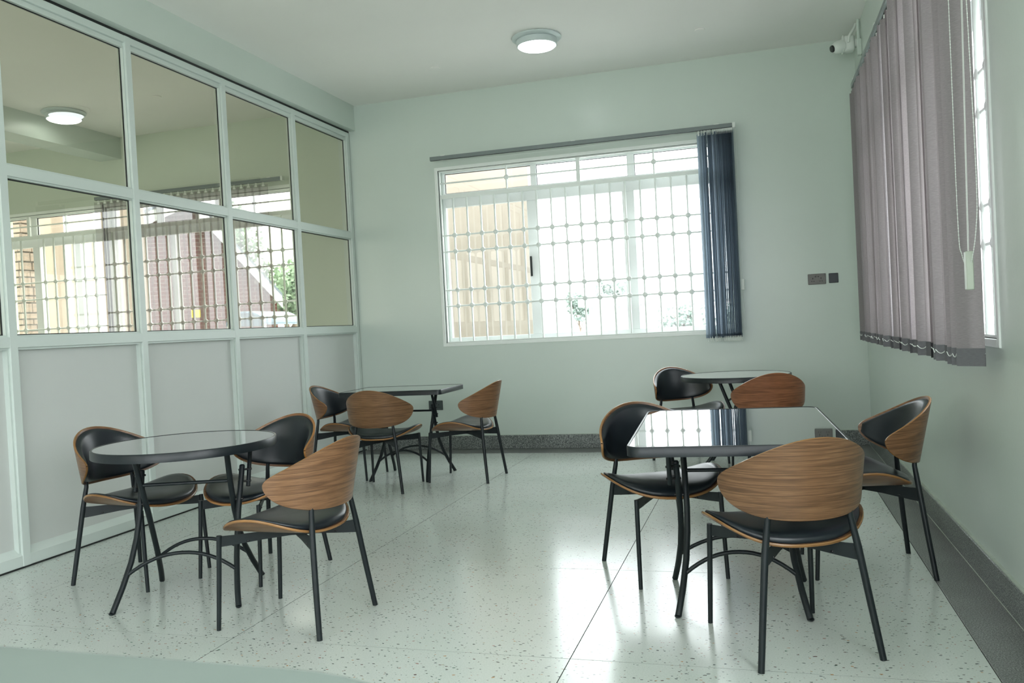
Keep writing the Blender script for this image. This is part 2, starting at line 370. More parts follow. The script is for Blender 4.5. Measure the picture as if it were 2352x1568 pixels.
# ------------------------------------------------------------------ mesh helpers
class MB:
    def __init__(s): s.v = []; s.f = []; s.mi = []; s.uv = []; s.has_uv = False
    def add(s, vs, fs, mi=0, uvs=None):
        o = len(s.v); s.v += [tuple(v) for v in vs]
        s.uv += list(uvs) if uvs else [(v[0], v[2]) for v in vs]
        if uvs: s.has_uv = True
        for f in fs: s.f.append(tuple(i + o for i in f)); s.mi.append(mi)
    def box(s, a, b, mi=0):
        x0, y0, z0 = [min(p, q) for p, q in zip(a, b)]; x1, y1, z1 = [max(p, q) for p, q in zip(a, b)]
        s.add([(x0, y0, z0), (x1, y0, z0), (x1, y1, z0), (x0, y1, z0), (x0, y0, z1), (x1, y0, z1), (x1, y1, z1), (x0, y1, z1)],
              [(0, 3, 2, 1), (4, 5, 6, 7), (0, 1, 5, 4), (1, 2, 6, 5), (2, 3, 7, 6), (3, 0, 4, 7)], mi)
    def rbox(s, a, b, r, mi=0):
        # box with chamfered edges (all 12)
        x0, y0, z0 = [min(p, q) for p, q in zip(a, b)]; x1, y1, z1 = [max(p, q) for p, q in zip(a, b)]
        V = []; idx = {}
        for ix, (xa, xs) in enumerate(((x0, 1), (x1, -1))):
            for iy, (ya, ys) in enumerate(((y0, 1), (y1, -1))):
                for iz, (za, zs) in enumerate(((z0, 1), (z1, -1))):
                    for ax in range(3):
                        p = [xa + r * xs, ya + r * ys, za + r * zs]
                        p[ax] = (xa, ya, za)[ax]
                        idx[(ix, iy, iz, ax)] = len(V); V.append(p)
        F = []
        for ax in range(3):
            for s_ in (0, 1):
                o1, o2 = [k for k in range(3) if k != ax]
                q = []
                for a1, a2 in ((0, 0), (1, 0), (1, 1), (0, 1)):
                    k = [0, 0, 0]; k[ax] = s_; k[o1] = a1; k[o2] = a2
                    q.append(idx[(*k, ax)])
                F.append(q)
        for ax in range(3):
            o1, o2 = [k for k in range(3) if k != ax]
            for a1 in (0, 1):
                for a2 in (0, 1):
                    k0 = [0, 0, 0]; k1 = [0, 0, 0]; k1[ax] = 1
                    for k in (k0, k1): k[o1] = a1; k[o2] = a2
                    F.append([idx[(*k0, o1)], idx[(*k1, o1)], idx[(*k1, o2)], idx[(*k0, o2)]])
        for ix in (0, 1):
            for iy in (0, 1):
                for iz in (0, 1):
                    F.append([idx[(ix, iy, iz, a_)] for a_ in range(3)])
        s.add(V, F, mi)
    def tube(s, pts, rad, seg=10, mi=0, caps=True, flat=None):
        pts = [Vector(p) for p in pts]; n = len(pts)
        rads = rad if isinstance(rad, (list, tuple)) else [rad] * n
        up = Vector((0, 0, 1)); V = []
        t0 = (pts[1] - pts[0]).normalized()
        ref = up if abs(t0.dot(up)) < .95 else Vector((1, 0, 0))
        nx = t0.cross(ref).normalized()
        for i, p in enumerate(pts):
            t = (pts[min(i + 1, n - 1)] - pts[max(i - 1, 0)]).normalized()
            nx = (nx - t * nx.dot(t)).normalized(); ny = t.cross(nx)
            for k in range(seg):
                a = 2 * PI * k / seg
                V.append(p + nx * cos(a) * rads[i] + ny * sin(a) * rads[i])
        F = []
        for i in range(n - 1):
            for k in range(seg):
                F.append((i * seg + k, i * seg + (k + 1) % seg, (i + 1) * seg + (k + 1) % seg, (i + 1) * seg + k))
        if caps:
            F.append(tuple(range(seg - 1, -1, -1))); F.append(tuple((n - 1) * seg + k for k in range(seg)))
        s.add(V, F, mi)
    def lathe(s, prof, seg=32, c=(0, 0, 0), mi=0, axis='z'):
        V = []; n = len(prof)
        for (r, z) in prof:
            for k in range(seg):
                a = 2 * PI * k / seg
                if axis == 'z': V.append((c[0] + r * cos(a), c[1] + r * sin(a), c[2] + z))
                elif axis == 'y': V.append((c[0] + r * cos(a), c[1] + z, c[2] + r * sin(a)))
                else: V.append((c[0] + z, c[1] + r * cos(a), c[2] + r * sin(a)))
        F = []
        for i in range(n - 1):
            for k in range(seg):
                F.append((i * seg + k, i * seg + (k + 1) % seg, (i + 1) * seg + (k + 1) % seg, (i + 1) * seg + k))
        F.append(tuple(range(seg - 1, -1, -1))); F.append(tuple((n - 1) * seg + k for k in range(seg)))
        s.add(V, F, mi)
    def prism(s, poly, z0, z1, mi=0):
        n = len(poly)
        V = [(x, y, z0) for x, y in poly] + [(x, y, z1) for x, y in poly]
        F = [tuple(range(n - 1, -1, -1)), tuple(range(n, 2 * n))]
        F += [(k, (k + 1) % n, n + (k + 1) % n, n + k) for k in range(n)]
        s.add(V, F, mi)
    def mesh(s, name, mats, smooth=None):
        me = bpy.data.meshes.new(name)
        me.from_pydata(s.v, [], s.f)
        if s.has_uv:
            l = me.uv_layers.new(name='UVMap')
            for i, lp in enumerate(me.loops): l.data[i].uv = s.uv[lp.vertex_index]
        for m in (mats if isinstance(mats, (list, tuple)) else [mats]): me.materials.append(m)
        me.polygons.foreach_set('material_index', s.mi)
        me.update()
        import bmesh
        b = bmesh.new(); b.from_mesh(me)
        bmesh.ops.recalc_face_normals(b, faces=b.faces)
        if smooth is not None:
            for f in b.faces: f.smooth = True
            for e in b.edges:
                if len(e.link_faces) == 2 and e.calc_face_angle(0) > math.radians(smooth): e.smooth = False
        b.to_mesh(me); b.free()
        return me

def tag(o, label=None, cat=None, group=None, kind=None):
    if label: o['label'] = label
    if cat: o['category'] = cat
    if group: o['group'] = group
    if kind: o['kind'] = kind
    return o
def obj(name, mb, mats, parent=None, smooth=None, loc=None):
    me = mb if isinstance(mb, bpy.types.Mesh) else mb.mesh(name, mats, smooth)
    o = bpy.data.objects.new(name, me); COL.objects.link(o)
    if parent is not None: o.parent = parent
    if loc is not None: o.location = loc
    return o
def struct(name, mb, mats, parent=None, smooth=None):
    o = obj(name, mb, mats, parent, smooth)
    if parent is None: o['kind'] = 'structure'
    return o
def empty(name, loc=(0, 0, 0), rz=0):
    o = bpy.data.objects.new(name, None); COL.objects.link(o)
    o.location = loc; o.rotation_euler = (0, 0, rz); o.empty_display_size = .1
    return o
def copy_tree(o, parent=None):
    c = o.copy(); COL.objects.link(c)
    if parent is not None: c.parent = parent
    for ch in [x for x in bpy.data.objects if x.parent == o]: copy_tree(ch, c)
    return c

# ================================================================== SETTING
WIN_Z0, WIN_Z1 = 1.085, 2.843
def wall_with_holes(name, axis, c0, c1, a0, a1, holes, mat, z0=0.0, z1=ZC):
    """axis 'y': wall in x-z plane occupying y c0..c1, spanning x a0..a1"""
    mb = MB()
    def bx(u0, u1, w0, w1):
        if u1 - u0 < 1e-4 or w1 - w0 < 1e-4: return
        if axis == 'y': mb.box((u0, c0, w0), (u1, c1, w1))
        else: mb.box((c0, u0, w0), (c1, u1, w1))
    cur = a0
    for (h0, h1, b0, b1) in sorted(holes):
        bx(cur, h0, z0, z1); bx(h0, h1, z0, b0); bx(h0, h1, b1, z1); cur = h1
    bx(cur, a1, z0, z1)
    return struct(name, mb, mat)
W1 = (-3.10, -0.215); W2 = (-7.22, -4.80); W3 = (-8.80, -7.26); WR = (3.77, 6.75)
wall_with_holes('wall_back', 'y', D, D + .22, -4.20, XR + .22, [(W1[0], W1[1], WIN_Z0, WIN_Z1)], M['wall'])
wall_with_holes('wall_back_next_room', 'y', D, D + .22, XW - .2, -4.20, [(W2[0], W2[1], WIN_Z0, WIN_Z1), (W3[0], W3[1], WIN_Z0, WIN_Z1)], M['wall_next'])
wall_with_holes('wall_right', 'x', XR, XR + .22, YF - .22, D, [(WR[0], WR[1], 1.07, 2.89), (-2.6, 1.9, 1.0, 3.0)], M['wall'])  # second hole: unseen opening added for fill light
wall_with_holes('wall_front', 'y', YF - .22, YF, XW - .2, XR, [(-3.85, .75, .3, 3.2), (-10.5, -4.9, .3, 3.2)], M['wall'])  # both holes are unseen, added so daylight fills the two rooms
wall_with_holes('wall_left', 'x', XW - .2, XW, YF, D, [(1.0, 5.0, 1.07, 2.7)], M['wall_next'])  # out-of-view hole added to light the next room
mb = MB(); mb.box((XW - .2, YF - .22, ZC), (XR + .22, D + .22, ZC + .2)); struct('ceiling', mb, M['ceiling'])
mb = MB(); mb.box((-4.20, YF, ZL), (XL, D, ZC)); o = struct('wall_left_lintel', mb, M['beam'])
mb = MB(); mb.box((-7.25, YF, 3.372), (-6.95, D, ZC)); struct('ceiling_beam', mb, M['beam'])

# floor: dark joint bed with terrazzo panels proud of it
mb = MB(); mb.box((XW, YF, -.15), (XR, D, -.0010))
floor = struct('floor', mb, M['joint'])
gx = [XW, -8.8, -7.4, -5.98, -4.98, -3.56, -2.145, -.725, XB]
gy = [YF, -1.8, -.6, .6, 1.8, 3.0, 4.12, 5.38, 6.62, YB]
pm = {}
g = .0019
for i in range(len(gx) - 1):
    for j in range(len(gy) - 1):
        w_, d_ = gx[i + 1] - gx[i] - 2 * g, gy[j + 1] - gy[j] - 2 * g
        mb = MB(); mb.box((0, 0, -.02), (w_, d_, 0))
        obj('floor_panel', mb, M['terrazzo'], floor, loc=(gx[i] + g, gy[j] + g, 0))
mb = MB(); mb.rbox((XB + g, YF, -.02), (XR, D, 0), .001); obj('border_strip', mb, M['border'], floor)['label'] = 'dark grey terrazzo border strip'
mb = MB(); mb.rbox((XW, YB + g, -.02), (XB - g, D, 0), .001); obj('border_strip', mb, M['border'], floor)['label'] = 'dark grey terrazzo border strip'
# skirtings
mb = MB(); mb.rbox((XL - .05, D - .018, 0), (XR, D, .135), .003); sk = struct('baseboard_back', mb, M['skirt'])
mb = MB(); mb.box((XL - .05, D - .012, .135), (XR, D, .139)); obj('top_line', mb, M['skirt_top'], sk)
mb = MB(); mb.rbox((XR - .018, YF, 0), (XR, D - .018, .135), .003); sk = struct('baseboard_right', mb, M['skirt'])
mb = MB(); mb.box((XR - .014, YF, .135), (XR, D - .018, .141)); obj('top_line', mb, M['skirt_top'], sk)
mb = MB(); mb.rbox((XR - .021, YF, 0), (XR - .017, D - .018, .004), .0015); obj('bottom_line', mb, M['skirt_top'], sk)
mb = MB(); mb.rbox((XW, D - .018, 0), (-4.2, D, .135), .003); struct('baseboard_back_next_room', mb, M['skirt'])

# ------------------------------------------------------------------ partition
PX0, PX1 = XG - .065, XG          # frame depth: back and room faces
ym = [-3.17, -1.52, -.45, .63, 1.70, 2.77, 3.83, 4.90, 5.975, 7.045, 8.125]
part = empty('partition', (0, 0, 0)); part.name = 'wall_partition'
tag(part, kind='structure')
def ybar(z0, z1, nm='rail', x0=PX0, x1=PX1, y0=ym[0], y1=ym[-1] + .028, mat='alu'):
    mb = MB(); mb.rbox((x0, y0, z0), (x1, y1, z1), .002); return obj(nm, mb, M[mat], part)
ybar(0.008, .072, 'bottom_rail'); ybar(1.247, 1.309, 'middle_rail', PX0, PX1 + .002); ybar(2.226, 2.292, 'upper_rail', PX0, PX1 + .001)
ybar(3.288, 3.336, 'top_rail')
ybar(3.262, 3.288, 'top_rail_step', PX0, PX1 - .018)
mb = MB(); mb.box((PX0 - .01, YF, 3.336), (PX1 - .004, D, ZL)); mb.box((PX0, D - .010, 0), (PX1 - .006, D, 3.35)); mb.box((PX0 - .005, YF, 0), (PX1 + .005, D, .008))
obj('dark_gap_seal', mb, M['gasket'], part)
for k, y in enumerate(ym):
    mb = MB(); w_ = .027
    mb.rbox((PX0, y - w_, .008), (PX1 + .003, y + w_, 3.336), .002)
    obj('mullion', mb, M['alu'], part)
GX = XG - .040
for k in range(len(ym) - 1):
    a, b_ = ym[k] + .027, ym[k + 1] - .027
    for (z0, z1) in ((1.309, 2.226), (2.292, 3.262)):
        mb = MB(); t = .010
        fx0, fx1 = GX - .004, PX1 - .012
        # glazing bead frame
        mb.box((fx0, a, z0), (fx1, b_, z0 + t)); mb.box((fx0, a, z1 - t), (fx1, b_, z1))
        mb.box((fx0, a, z0 + t), (fx1, a + t, z1 - t)); mb.box((fx0, b_ - t, z0 + t), (fx1, b_, z1 - t))
        bd = obj('glazing_bead', mb, M['alu'], part)
        mb = MB(); s_ = t + .006; fx0, fx1 = GX - .001, GX + .006
        mb.box((fx0, a + t, z0 + t), (fx1, b_ - t, z0 + s_)); mb.box((fx0, a + t, z1 - s_), (fx1, b_ - t, z1 - t))
        mb.box((fx0, a + t, z0 + s_), (fx1, a + s_, z1 - s_)); mb.box((fx0, b_ - s_, z0 + s_), (fx1, b_ - t, z1 - s_))
        obj('gasket', mb, M['gasket'], bd)
        mb = MB(); mb.add([(GX, a + t, z0 + t), (GX, b_ - t, z0 + t), (GX, b_ - t, z1 - t), (GX, a + t, z1 - t)], [(0, 1, 2, 3)])
        obj('glass_pane', mb, M['glass_tint'], part)
    z0, z1 = .072, 1.247
    mb = MB(); t = .012; fx0, fx1 = GX - .004, PX1 - .010
    mb.box((fx0, a, z0 + t), (fx1, a + t, z1 - t)); mb.box((fx0, b_ - t, z0 + t), (fx1, b_, z1 - t)); mb.box((fx0, a, z1 - t), (fx1, b_, z1))
    mb.add([(fx1 + .006, a, z0), (fx1 + .006, b_, z0), (fx0, b_, z0 + .035), (fx0, a, z0 + .035), (fx0, a, z0), (fx0, b_, z0)], [(0, 1, 2, 3), (0, 3, 4), (1, 5, 2)])
    obj('panel_bead', mb, M['alu'], part)
    mb = MB(); mb.box((GX - .016, a, z0), (GX - .004, b_, z1)); obj('infill_board', mb, M['board'], part)

# ------------------------------------------------------------------ windows
BAR_T, BAR_D = .0088, .013
def vert_bar_mesh(h):
    mb = MB(); a, b_ = BAR_T, BAR_D
    pts = [(a * cos(t), b_ * sin(t)) for t in [2 * PI * (k + .5) / 8 for k in range(8)]]
    pts = [(x * 1.1, y * 1.1) for x, y in pts]
    mb.prism(pts, 0, h); return mb.mesh('vertical_bar', M['grille'], 40)
ros = MB(); ros.lathe([(.012, -.016), (.023, -.012), (.026, -.004), (.026, .004), (.023, .012), (.012, .016)], 12, axis='y')
ROS = ros.mesh('rosette', M['grille'], 50)
def build_window(name, grille_label, xf, width, z0, z1, rows, bars, transom_x, alu_main, alu_top, thick=None, band=(2.558, 2.597), stile=True, group=None, gname='window_grille'):
    """local frame: u along the width, v outwards, built at the empty xf"""
    root = empty(name, xf[0], xf[1]); tag(root, kind='structure')
    g0 = 0.0
    H = z1 - z0
    # reveal lining (painted frame proud of the wall)
    mb = MB(); e = .034; py = -.008
    for (a, b_) in (((-e, py, -e), (0, .02, H + e)), ((width, py, -e), (width + e, .02, H + e)), ((0, py, -e), (width, .02, 0)), ((0, py, H), (width, .02, H + e))):
        mb.rbox(a, b_, .002)
    obj('reveal_frame', mb, M['grille'], root)
    v0, v1 = .10, .15
    def fr(a, b_, nm='window_frame', y0=v0, y1=v1):
        mb = MB(); mb.rbox((a[0], y0, a[1] - z0), (b_[0], y1, b_[1] - z0), .003); return obj(nm, mb, M['alu_win'], root)
    fr((0, z0), (.032, z1)); fr((width - .032, z0), (width, z1)); fr((.032, z0), (width - .032, z0 + .052)); fr((.032, z1 - .02), (width - .032, z1))
    fr((.032, 2.475), (width - .032, 2.62), 'window_transom')
    for a, b_ in alu_main: fr((a, z0 + .052), (b_, 2.475), 'window_stile', v0 + .004, v1 + .012)
    for a, b_ in alu_top: fr((a, 2.62), (b_, z1 - .02), 'window_stile')
    edges = [.032] + [q for ab in alu_main for q in ab] + [width - .032]
    gx_ = v0 + .03
    for k in range(0, len(edges), 2):
        mb = MB(); a, b_ = edges[k], edges[k + 1]
        mb.add([(a, gx_, .052), (b_, gx_, .052), (b_, gx_, 2.475 - z0), (a, gx_, 2.475 - z0)], [(0, 1, 2, 3)])
        obj('window_pane', mb, M['glass_clear'], root)
    edges = [.032] + [q for ab in alu_top for q in ab] + [width - .032]
    for k in range(0, len(edges), 2):
        mb = MB(); a, b_ = edges[k], edges[k + 1]
        mb.add([(a, gx_, 2.62 - z0), (b_, gx_, 2.62 - z0), (b_, gx_, z1 - .02 - z0), (a, gx_, z1 - .02 - z0)], [(0, 1, 2, 3)])
        obj('window_pane', mb, M['glass_clear'], root)
        mb = MB(); t = .005
        for q in (((a, gx_ - .012, 2.62 - z0), (b_, gx_ - .001, 2.625 - z0)), ((a, gx_ - .012, z1 - .025 - z0), (b_, gx_ - .001, z1 - .02 - z0)), ((a, gx_ - .012, 2.62 - z0), (a + t, gx_ - .001, z1 - .02 - z0)), ((b_ - t, gx_ - .012, 2.62 - z0), (b_, gx_ - .001, z1 - .02 - z0))):
            mb.box(*q)
        obj('pane_gasket', mb, M['gasket'], root)
    # grille
    G = empty(gname, xf[0], xf[1]); tag(G, grille_label, 'window grille', group)
    def gb(a, b_, nm='crossbar'):
        mb = MB(); mb.rbox(a, b_, .002); return obj(nm, mb, M['grille'], G)
    gv = .03
    gb((0, gv - .012, 0), (.014, gv + .012, H), 'grille_frame'); gb((width - .014, gv - .012, 0), (width, gv + .012, H), 'grille_frame')
    gb((.014, gv - .012, 0), (width - .014, gv + .012, .014), 'grille_frame'); gb((.014, gv - .012, H - .014), (width - .014, gv + .012, H), 'grille_frame')
    gb((.014, gv - .018, band[0] - z0), (width - .014, gv + .018, band[1] - z0), 'flat_band')
    vm = vert_bar_mesh(band[0] - z0 - .014)
    for b_ in bars: obj('vertical_bar', vm, None, G, loc=(b_, gv, .014))
    for r_z in rows:
        mb = MB(); mb.tube([(.014, gv, r_z - z0), (width - .014, gv, r_z - z0)], .0082, 8); obj('crossbar', mb, M['grille'], G, 40)
        for b_ in bars: obj('rosette', ROS, None, G, loc=(b_, gv, r_z - z0))
    zt = 2.716 - z0
    mb = MB(); mb.tube([(.014, gv, zt), (width - .014, gv, zt)], .0082, 8); obj('crossbar', mb, M['grille'], G, 40)
    vt = vert_bar_mesh(H - .014 - (band[1] - z0))
    for b_, th in transom_x:
        if th: gb((b_ - .019, gv - .014, band[1] - z0), (b_ + .019, gv + .014, H - .014), 'upright')
        else:
            obj('vertical_bar', vt, None, G, loc=(b_, gv, band[1] - z0)); obj('rosette', ROS, None, G, loc=(b_, gv, zt))
    return root, G
w = W1[1] - W1[0]
o1 = -W1[0]
bars1 = [(-2.959 + .1463 * k) + o1 for k in range(19)]
ROWS = (2.183, 2.018, 1.625, 1.462)
w1, g1 = build_window('window_1', 'white window grille with round rosettes and a slate blue blind stack hanging over one end', ((W1[0], D, WIN_Z0), 0), w, WIN_Z0, WIN_Z1, ROWS, bars1,
    [(-2.381 + o1, 0), (-1.65 + o1, 1), (-.917 + o1, 0)], [(-2.205 + o1, -2.110 + o1), (-1.245 + o1, -1.128 + o1)], [(-2.150 + o1, -2.092 + o1), (-1.180 + o1, -1.113 + o1)])
mb = MB(); mb.rbox((-2.198 + o1, .088, .631), (-2.178 + o1, .104, .832), .004); mb.rbox((-2.192 + o1, .076, .66), (-2.184 + o1, .09, .80), .002)
obj('window_handle', mb, [M['gasket']], w1)['label'] = 'black recessed sash pull'
w = W2[1] - W2[0]
build_window('window_2', 'window grille seen through tinted glass, partly covered by a sheer blind', ((W2[0], D, WIN_Z0), 0), w, WIN_Z0, WIN_Z1, ROWS, [.075 + .1463 * k for k in range(16)],
    [(.55, 0), (1.22, 1), (1.95, 0)], [(.78, .85), (1.50, 1.60)], [(.62, .69), (1.40, 1.46)])
w = W3[1] - W3[0]
build_window('window_3', 'bare window grille seen through tinted glass, beside the sheer blind', ((W3[0], D, WIN_Z0), 0), w, WIN_Z0, WIN_Z1, (2.04, 1.84, 1.48, 1.31), [.16, .30] + [.64 + .1463 * k for k in range(6)],
    [(.44, 1), (.99, 0)], [(.40, .50), (1.02, 1.10)], [(.40, .48)])
# right-hand window (u runs along -y seen from inside)
w = WR[1] - WR[0]
build_window('window_4', 'white window grille at the open edge of the lilac grey vertical blind', ((XR, WR[1], 1.07), -PI / 2), w, 1.07, 2.89, ROWS, [.075 + .1463 * k for k in range(20)],
    [(.5, 0), (1.2, 1), (1.9, 0), (2.5, 1)], [(.95, 1.03), (2.0, 2.08)], [(1.0, 1.06), (2.0, 2.06)])
# unseen openings added to let fill daylight into both rooms, plain frames
def simple_window(name, axis, c, a0, a1, z0, z1, n):
    mb = MB()
    for k in range(n + 1):
        a = a0 + (a1 - a0) * k / n
        p0, p1 = (a - .025, a + .025)
        mb.box((p0, c, z0), (p1, c + .05, z1)) if axis == 'y' else mb.box((c, p0, z0), (c + .05, p1, z1))
    for z in (z0, z1 - .05):
        mb.box((a0, c + .005, z), (a1, c + .045, z + .05)) if axis == 'y' else mb.box((c + .005, a0, z), (c + .045, a1, z + .05))
    struct(name, mb, M['alu_win'])
simple_window('window_fill_5', 'y', YF - .12, -3.85, .75, .3, 3.2, 4)
simple_window('window_fill_8', 'y', YF - .12, -10.5, -4.9, .3, 3.2, 4)
simple_window('window_fill_6', 'x', XR + .1, -2.6, 1.9, 1.0, 3.0, 3)
simple_window('window_fill_7', 'x', XW - .12, 1.0, 5.0, 1.07, 2.7, 4)

# ------------------------------------------------------------------ vertical blinds
def slat_mesh(width, h, mat, curve=.006, hem=0.0, hem_mat=None, nz=6, sway=0.0):
    mb = MB(); nu = 5; t = .0006
    V = []; F = []; MI = []
    for j in range(nz + 1):
        z = -h * j / nz
        for i in range(nu + 1):
            s_ = i / nu - .5
            V.append((s_ * width, curve * (1 - (2 * s_) ** 2) + sway * (j / nz) ** 2, z))
    for j in range(nz):
        for i in range(nu):
            a = j * (nu + 1) + i
            F.append((a, a + 1, a + nu + 2, a + nu + 1))
    mb.add(V, F)
    return mb.mesh('slat', mat, 60)
def blind(name, label, frame, rail_len, specs, slat_w, z_top, z_bot, mat, rail_h=.036, hem=.07, rail_mat='rail', clips=True, end_cap=None, group=None):
    """local frame: u along the rail, v into the room. specs: list of (u, angle)"""
    root = empty(name, frame[0], frame[1]); tag(root, label, 'window blind', group)
    mb = MB(); mb.rbox((0, -.022, -rail_h / 2), (rail_len, .022, rail_h / 2), .003); obj('head_rail', mb, M[rail_mat], root)
    mb = MB(); mb.box((0, -.006, -rail_h / 2 - .003), (rail_len, .006, -rail_h / 2)); obj('rail_groove', mb, M['gasket'], root)
    nb = max(2, int(rail_len / 1.3) + 1)
    for k in range(nb):
        u = .14 + (rail_len - .28) * k / (nb - 1)
        mb = MB(); mb.rbox((u - .022, -.024, rail_h / 2 - .001), (u + .022, .02, rail_h / 2 + .006), .001); mb.rbox((u - .012, .02, rail_h / 2 - .014), (u + .012, .112, rail_h / 2 + .005), .001)
        obj('bracket', mb, M['white_plastic'], root)
    h = z_top - z_bot - hem; zt = z_top - frame[0][2]
    variants = [slat_mesh(slat_w, h, mat, .006 * (1 if k % 2 else .6), sway=(.0, .004, -.004)[k % 3]) for k in range(3)]
    hems = []
    for k in range(3):
        sw = (.0, .004, -.004)[k % 3]; cv = .006 * (1 if k % 2 else .6)
        mb = MB(); V = []; F = []
        for zz in (0, -hem):
            for i in range(6):
                s_ = i / 5 - .5; V.append((s_ * slat_w * 1.01, cv * (1 - (2 * s_) ** 2) + sw - .0015, zz))
        for zz in (-hem, 0):
            for i in range(6):
                s_ = i / 5 - .5; V.append((s_ * slat_w * 1.01, cv * (1 - (2 * s_) ** 2) + sw + .0025, zz))
        for a in (0, 6, 12, 18):
            for i in range(5):
                p, q = a + i, (a + 6 + i) % 24
                F.append((p, p + 1, q + 1, q))
        mb.add(V, F); hems.append(mb.mesh('hem', [M['slat_hem'] if mat is not M['slat_blue'] else M['slat_blue']], 60))
    car = MB(); car.rbox((-.007, -.005, -.03), (.007, .005, .0), .002); car.rbox((-.014, -.003, -.045), (.014, .003, -.028), .001)
    CM = car.mesh('carrier', M['white_plastic'])
    hooks = []
    for k, (u, ang) in enumerate(specs):
        sl = obj('slat', variants[k % 3], None, root, loc=(u, 0, zt - .012)); sl.rotation_euler = (0, 0, ang)
        hm = obj('hem', hems[k % 3], None, sl, loc=(0, 0, -h))
        if clips: obj('carrier', CM, None, root, loc=(u, 0, -rail_h / 2 - .001)).rotation_euler = (0, 0, ang)
        zb = zt - .012 - h - .02
        hooks.append((u, ang, zb))
    # linking chain: sagging loops between the hems on both faces
    mb = MB()
    for a, b_ in zip(hooks, hooks[1:]):
        gap = b_[0] - a[0]
        for side in (-1, 1):
            pa = Vector((a[0] + side * cos(a[1]) * slat_w / 2, side * sin(a[1]) * slat_w / 2, a[2]))
            pb = Vector((b_[0] + side * cos(b_[1]) * slat_w / 2, side * sin(b_[1]) * slat_w / 2, b_[2]))
            sag = .016 if gap > .03 else .05
            mb.tube([pa.lerp(pb, t) - Vector((0, 0, sag * 4 * t * (1 - t))) for t in (0, .2, .4, .6, .8, 1)], .0018, 5)
    if len(hooks) > 1: obj('link_chain', mb, M['white_plastic'], root, 60)['kind'] = 'stuff'
    return root
# right wall blind: origin at the far end of the rail, u towards the camera (-y), v = local y -> +x (to the wall)
YR1 = 7.215
RR_ = random.Random(3)
specs = []
u = .07
angs = [40, 34, 42, -30, 44, 38, 46, -36, 36, 44, 38, -28, 46, 40, 30, -24, 44, 50, 24, -40, 18, 36, -30, 20, 8, 40, 10, -34, 22, 10, 14, 44, 8, -26, 12, 6, 40, 60, 20, 14, 58, 46, 52]
n_ = len(angs)
YE = 3.68
for k, a in enumerate(angs):
    uu = .06 + (YR1 - YE - .06) * k / (n_ - 1)
    specs.append((uu + RR_.uniform(-.006, .006), math.radians(a + RR_.uniform(-4, 4))))
br = blind('vertical_blind', 'lilac grey vertical blind drawn across the window beside the security camera', ((.776, YR1, 2.965), -PI / 2), YR1 - 3.05, specs, .112, 2.918, .985, M['slat_lilac'], rail_mat='rail', clips=True)
# its control chain, cords and weight
yc = YR1 - 3.26
mb = MB()
pts = [(yc - .25, -.060, -.02), (yc - .245, -.062, -.8), (yc - .235, -.064, -1.45), (yc - .18, -.066, -1.57), (yc - .09, -.068, -1.62), (yc - .02, -.07, -1.60), (yc + .05, -.068, -1.50), (yc + .075, -.066, -1.35), (yc + .045, -.064, -.9), (yc - .02, -.062, -.02)]
def cat(p, n=6):
    P = [Vector(q) for q in p]; out = []
    for i in range(len(P) - 1):
        a, b_, c_, d_ = P[max(i - 1, 0)], P[i], P[i + 1], P[min(i + 2, len(P) - 1)]
        for k in range(n):
            t = k / n
            out.append(.5 * ((2 * b_) + (-a + c_) * t + (2 * a - 5 * b_ + 4 * c_ - d_) * t * t + (-a + 3 * b_ - 3 * c_ + d_) * t ** 3))
    out.append(P[-1]); return out
cp = cat(pts, 60)
mb.tube(cp[::6], .0011, 5)
acc = 0; last = cp[0]
beads = MB(); bn = 0
for p in cp:
    if (p - last).length >= .010:
        last = p; bn += 1
        r = .0026
        beads.add([p + Vector(q) * r for q in ((1, 0, 0), (-1, 0, 0), (0, 1, 0), (0, -1, 0), (0, 0, 1), (0, 0, -1))], [(0, 2, 4), (2, 1, 4), (1, 3, 4), (3, 0, 4), (2, 0, 5), (1, 2, 5), (3, 1, 5), (0, 3, 5)])
obj('control_chain', mb, M['white_plastic'], br, 60)
ob = obj('chain_beads', beads, M['white_plastic'], br, 80); ob['kind'] = 'stuff'
mb = MB(); mb.rbox((yc - .062, -.086, -1.70), (yc - .028, -.062, -1.565), .003); obj('chain_weight', mb, M['cream_plastic'], br)['label'] = 'cream plastic chain weight'
mb = MB(); mb.tube([(yc - .052, -.074, -1.566), (yc - .06, -.05, -.02)], .0009, 5); mb.tube([(yc - .038, -.074, -1.566), (yc - .045, -.05, -.02)], .0009, 5)
obj('pull_cord', mb, M['white_plastic'], br, 60)
# back window stack
specs = []
stack_x = [-.478, -.452, -.430, -.418, -.400, -.388, -.376, -.350, -.336, -.322, -.311, -.300, -.289, -.278, -.268, -.258, -.248, -.238, -.228, -.218, -.209, -.200, -.191, -.182]
stack_a = [64, 72, 66, 76, 80, 78, 74, 60, 78, 80, 79, 81, 80, 82, 80, 81, 80, 82, 81, 80, 82, 80, 81, 74]
RX0 = -3.124
for x, a in zip(stack_x, stack_a): specs.append((x - RX0, math.radians(-a)))
bb = blind('vertical_blind', 'slate blue vertical blind bunched at one end of a grey rail on the back wall', ((RX0, D - .12, 2.945), 0), 2.948, specs, .095, 2.915, 1.032, M['slat_blue'], hem=.035)
mb = MB(); mb.rbox((2.948, -.024, -.026), (2.975, .024, .022), .003); obj('end_cap', mb, M['white_plastic'], bb)
mb = MB()
for dx, dy in ((2.962, -.018), (2.972, .0), (2.954, .012)): mb.tube([(dx, dy, -.02), (dx + .004, dy, -.9), (dx + .010, dy, -1.86)], .0016, 5)
obj('control_chain', mb, M['white_plastic'], bb, 60)
mb = MB(); mb.rbox((2.958, -.012, -1.50), (2.990, .012, -1.40), .003); obj('chain_weight', mb, M['white_plastic'], bb)
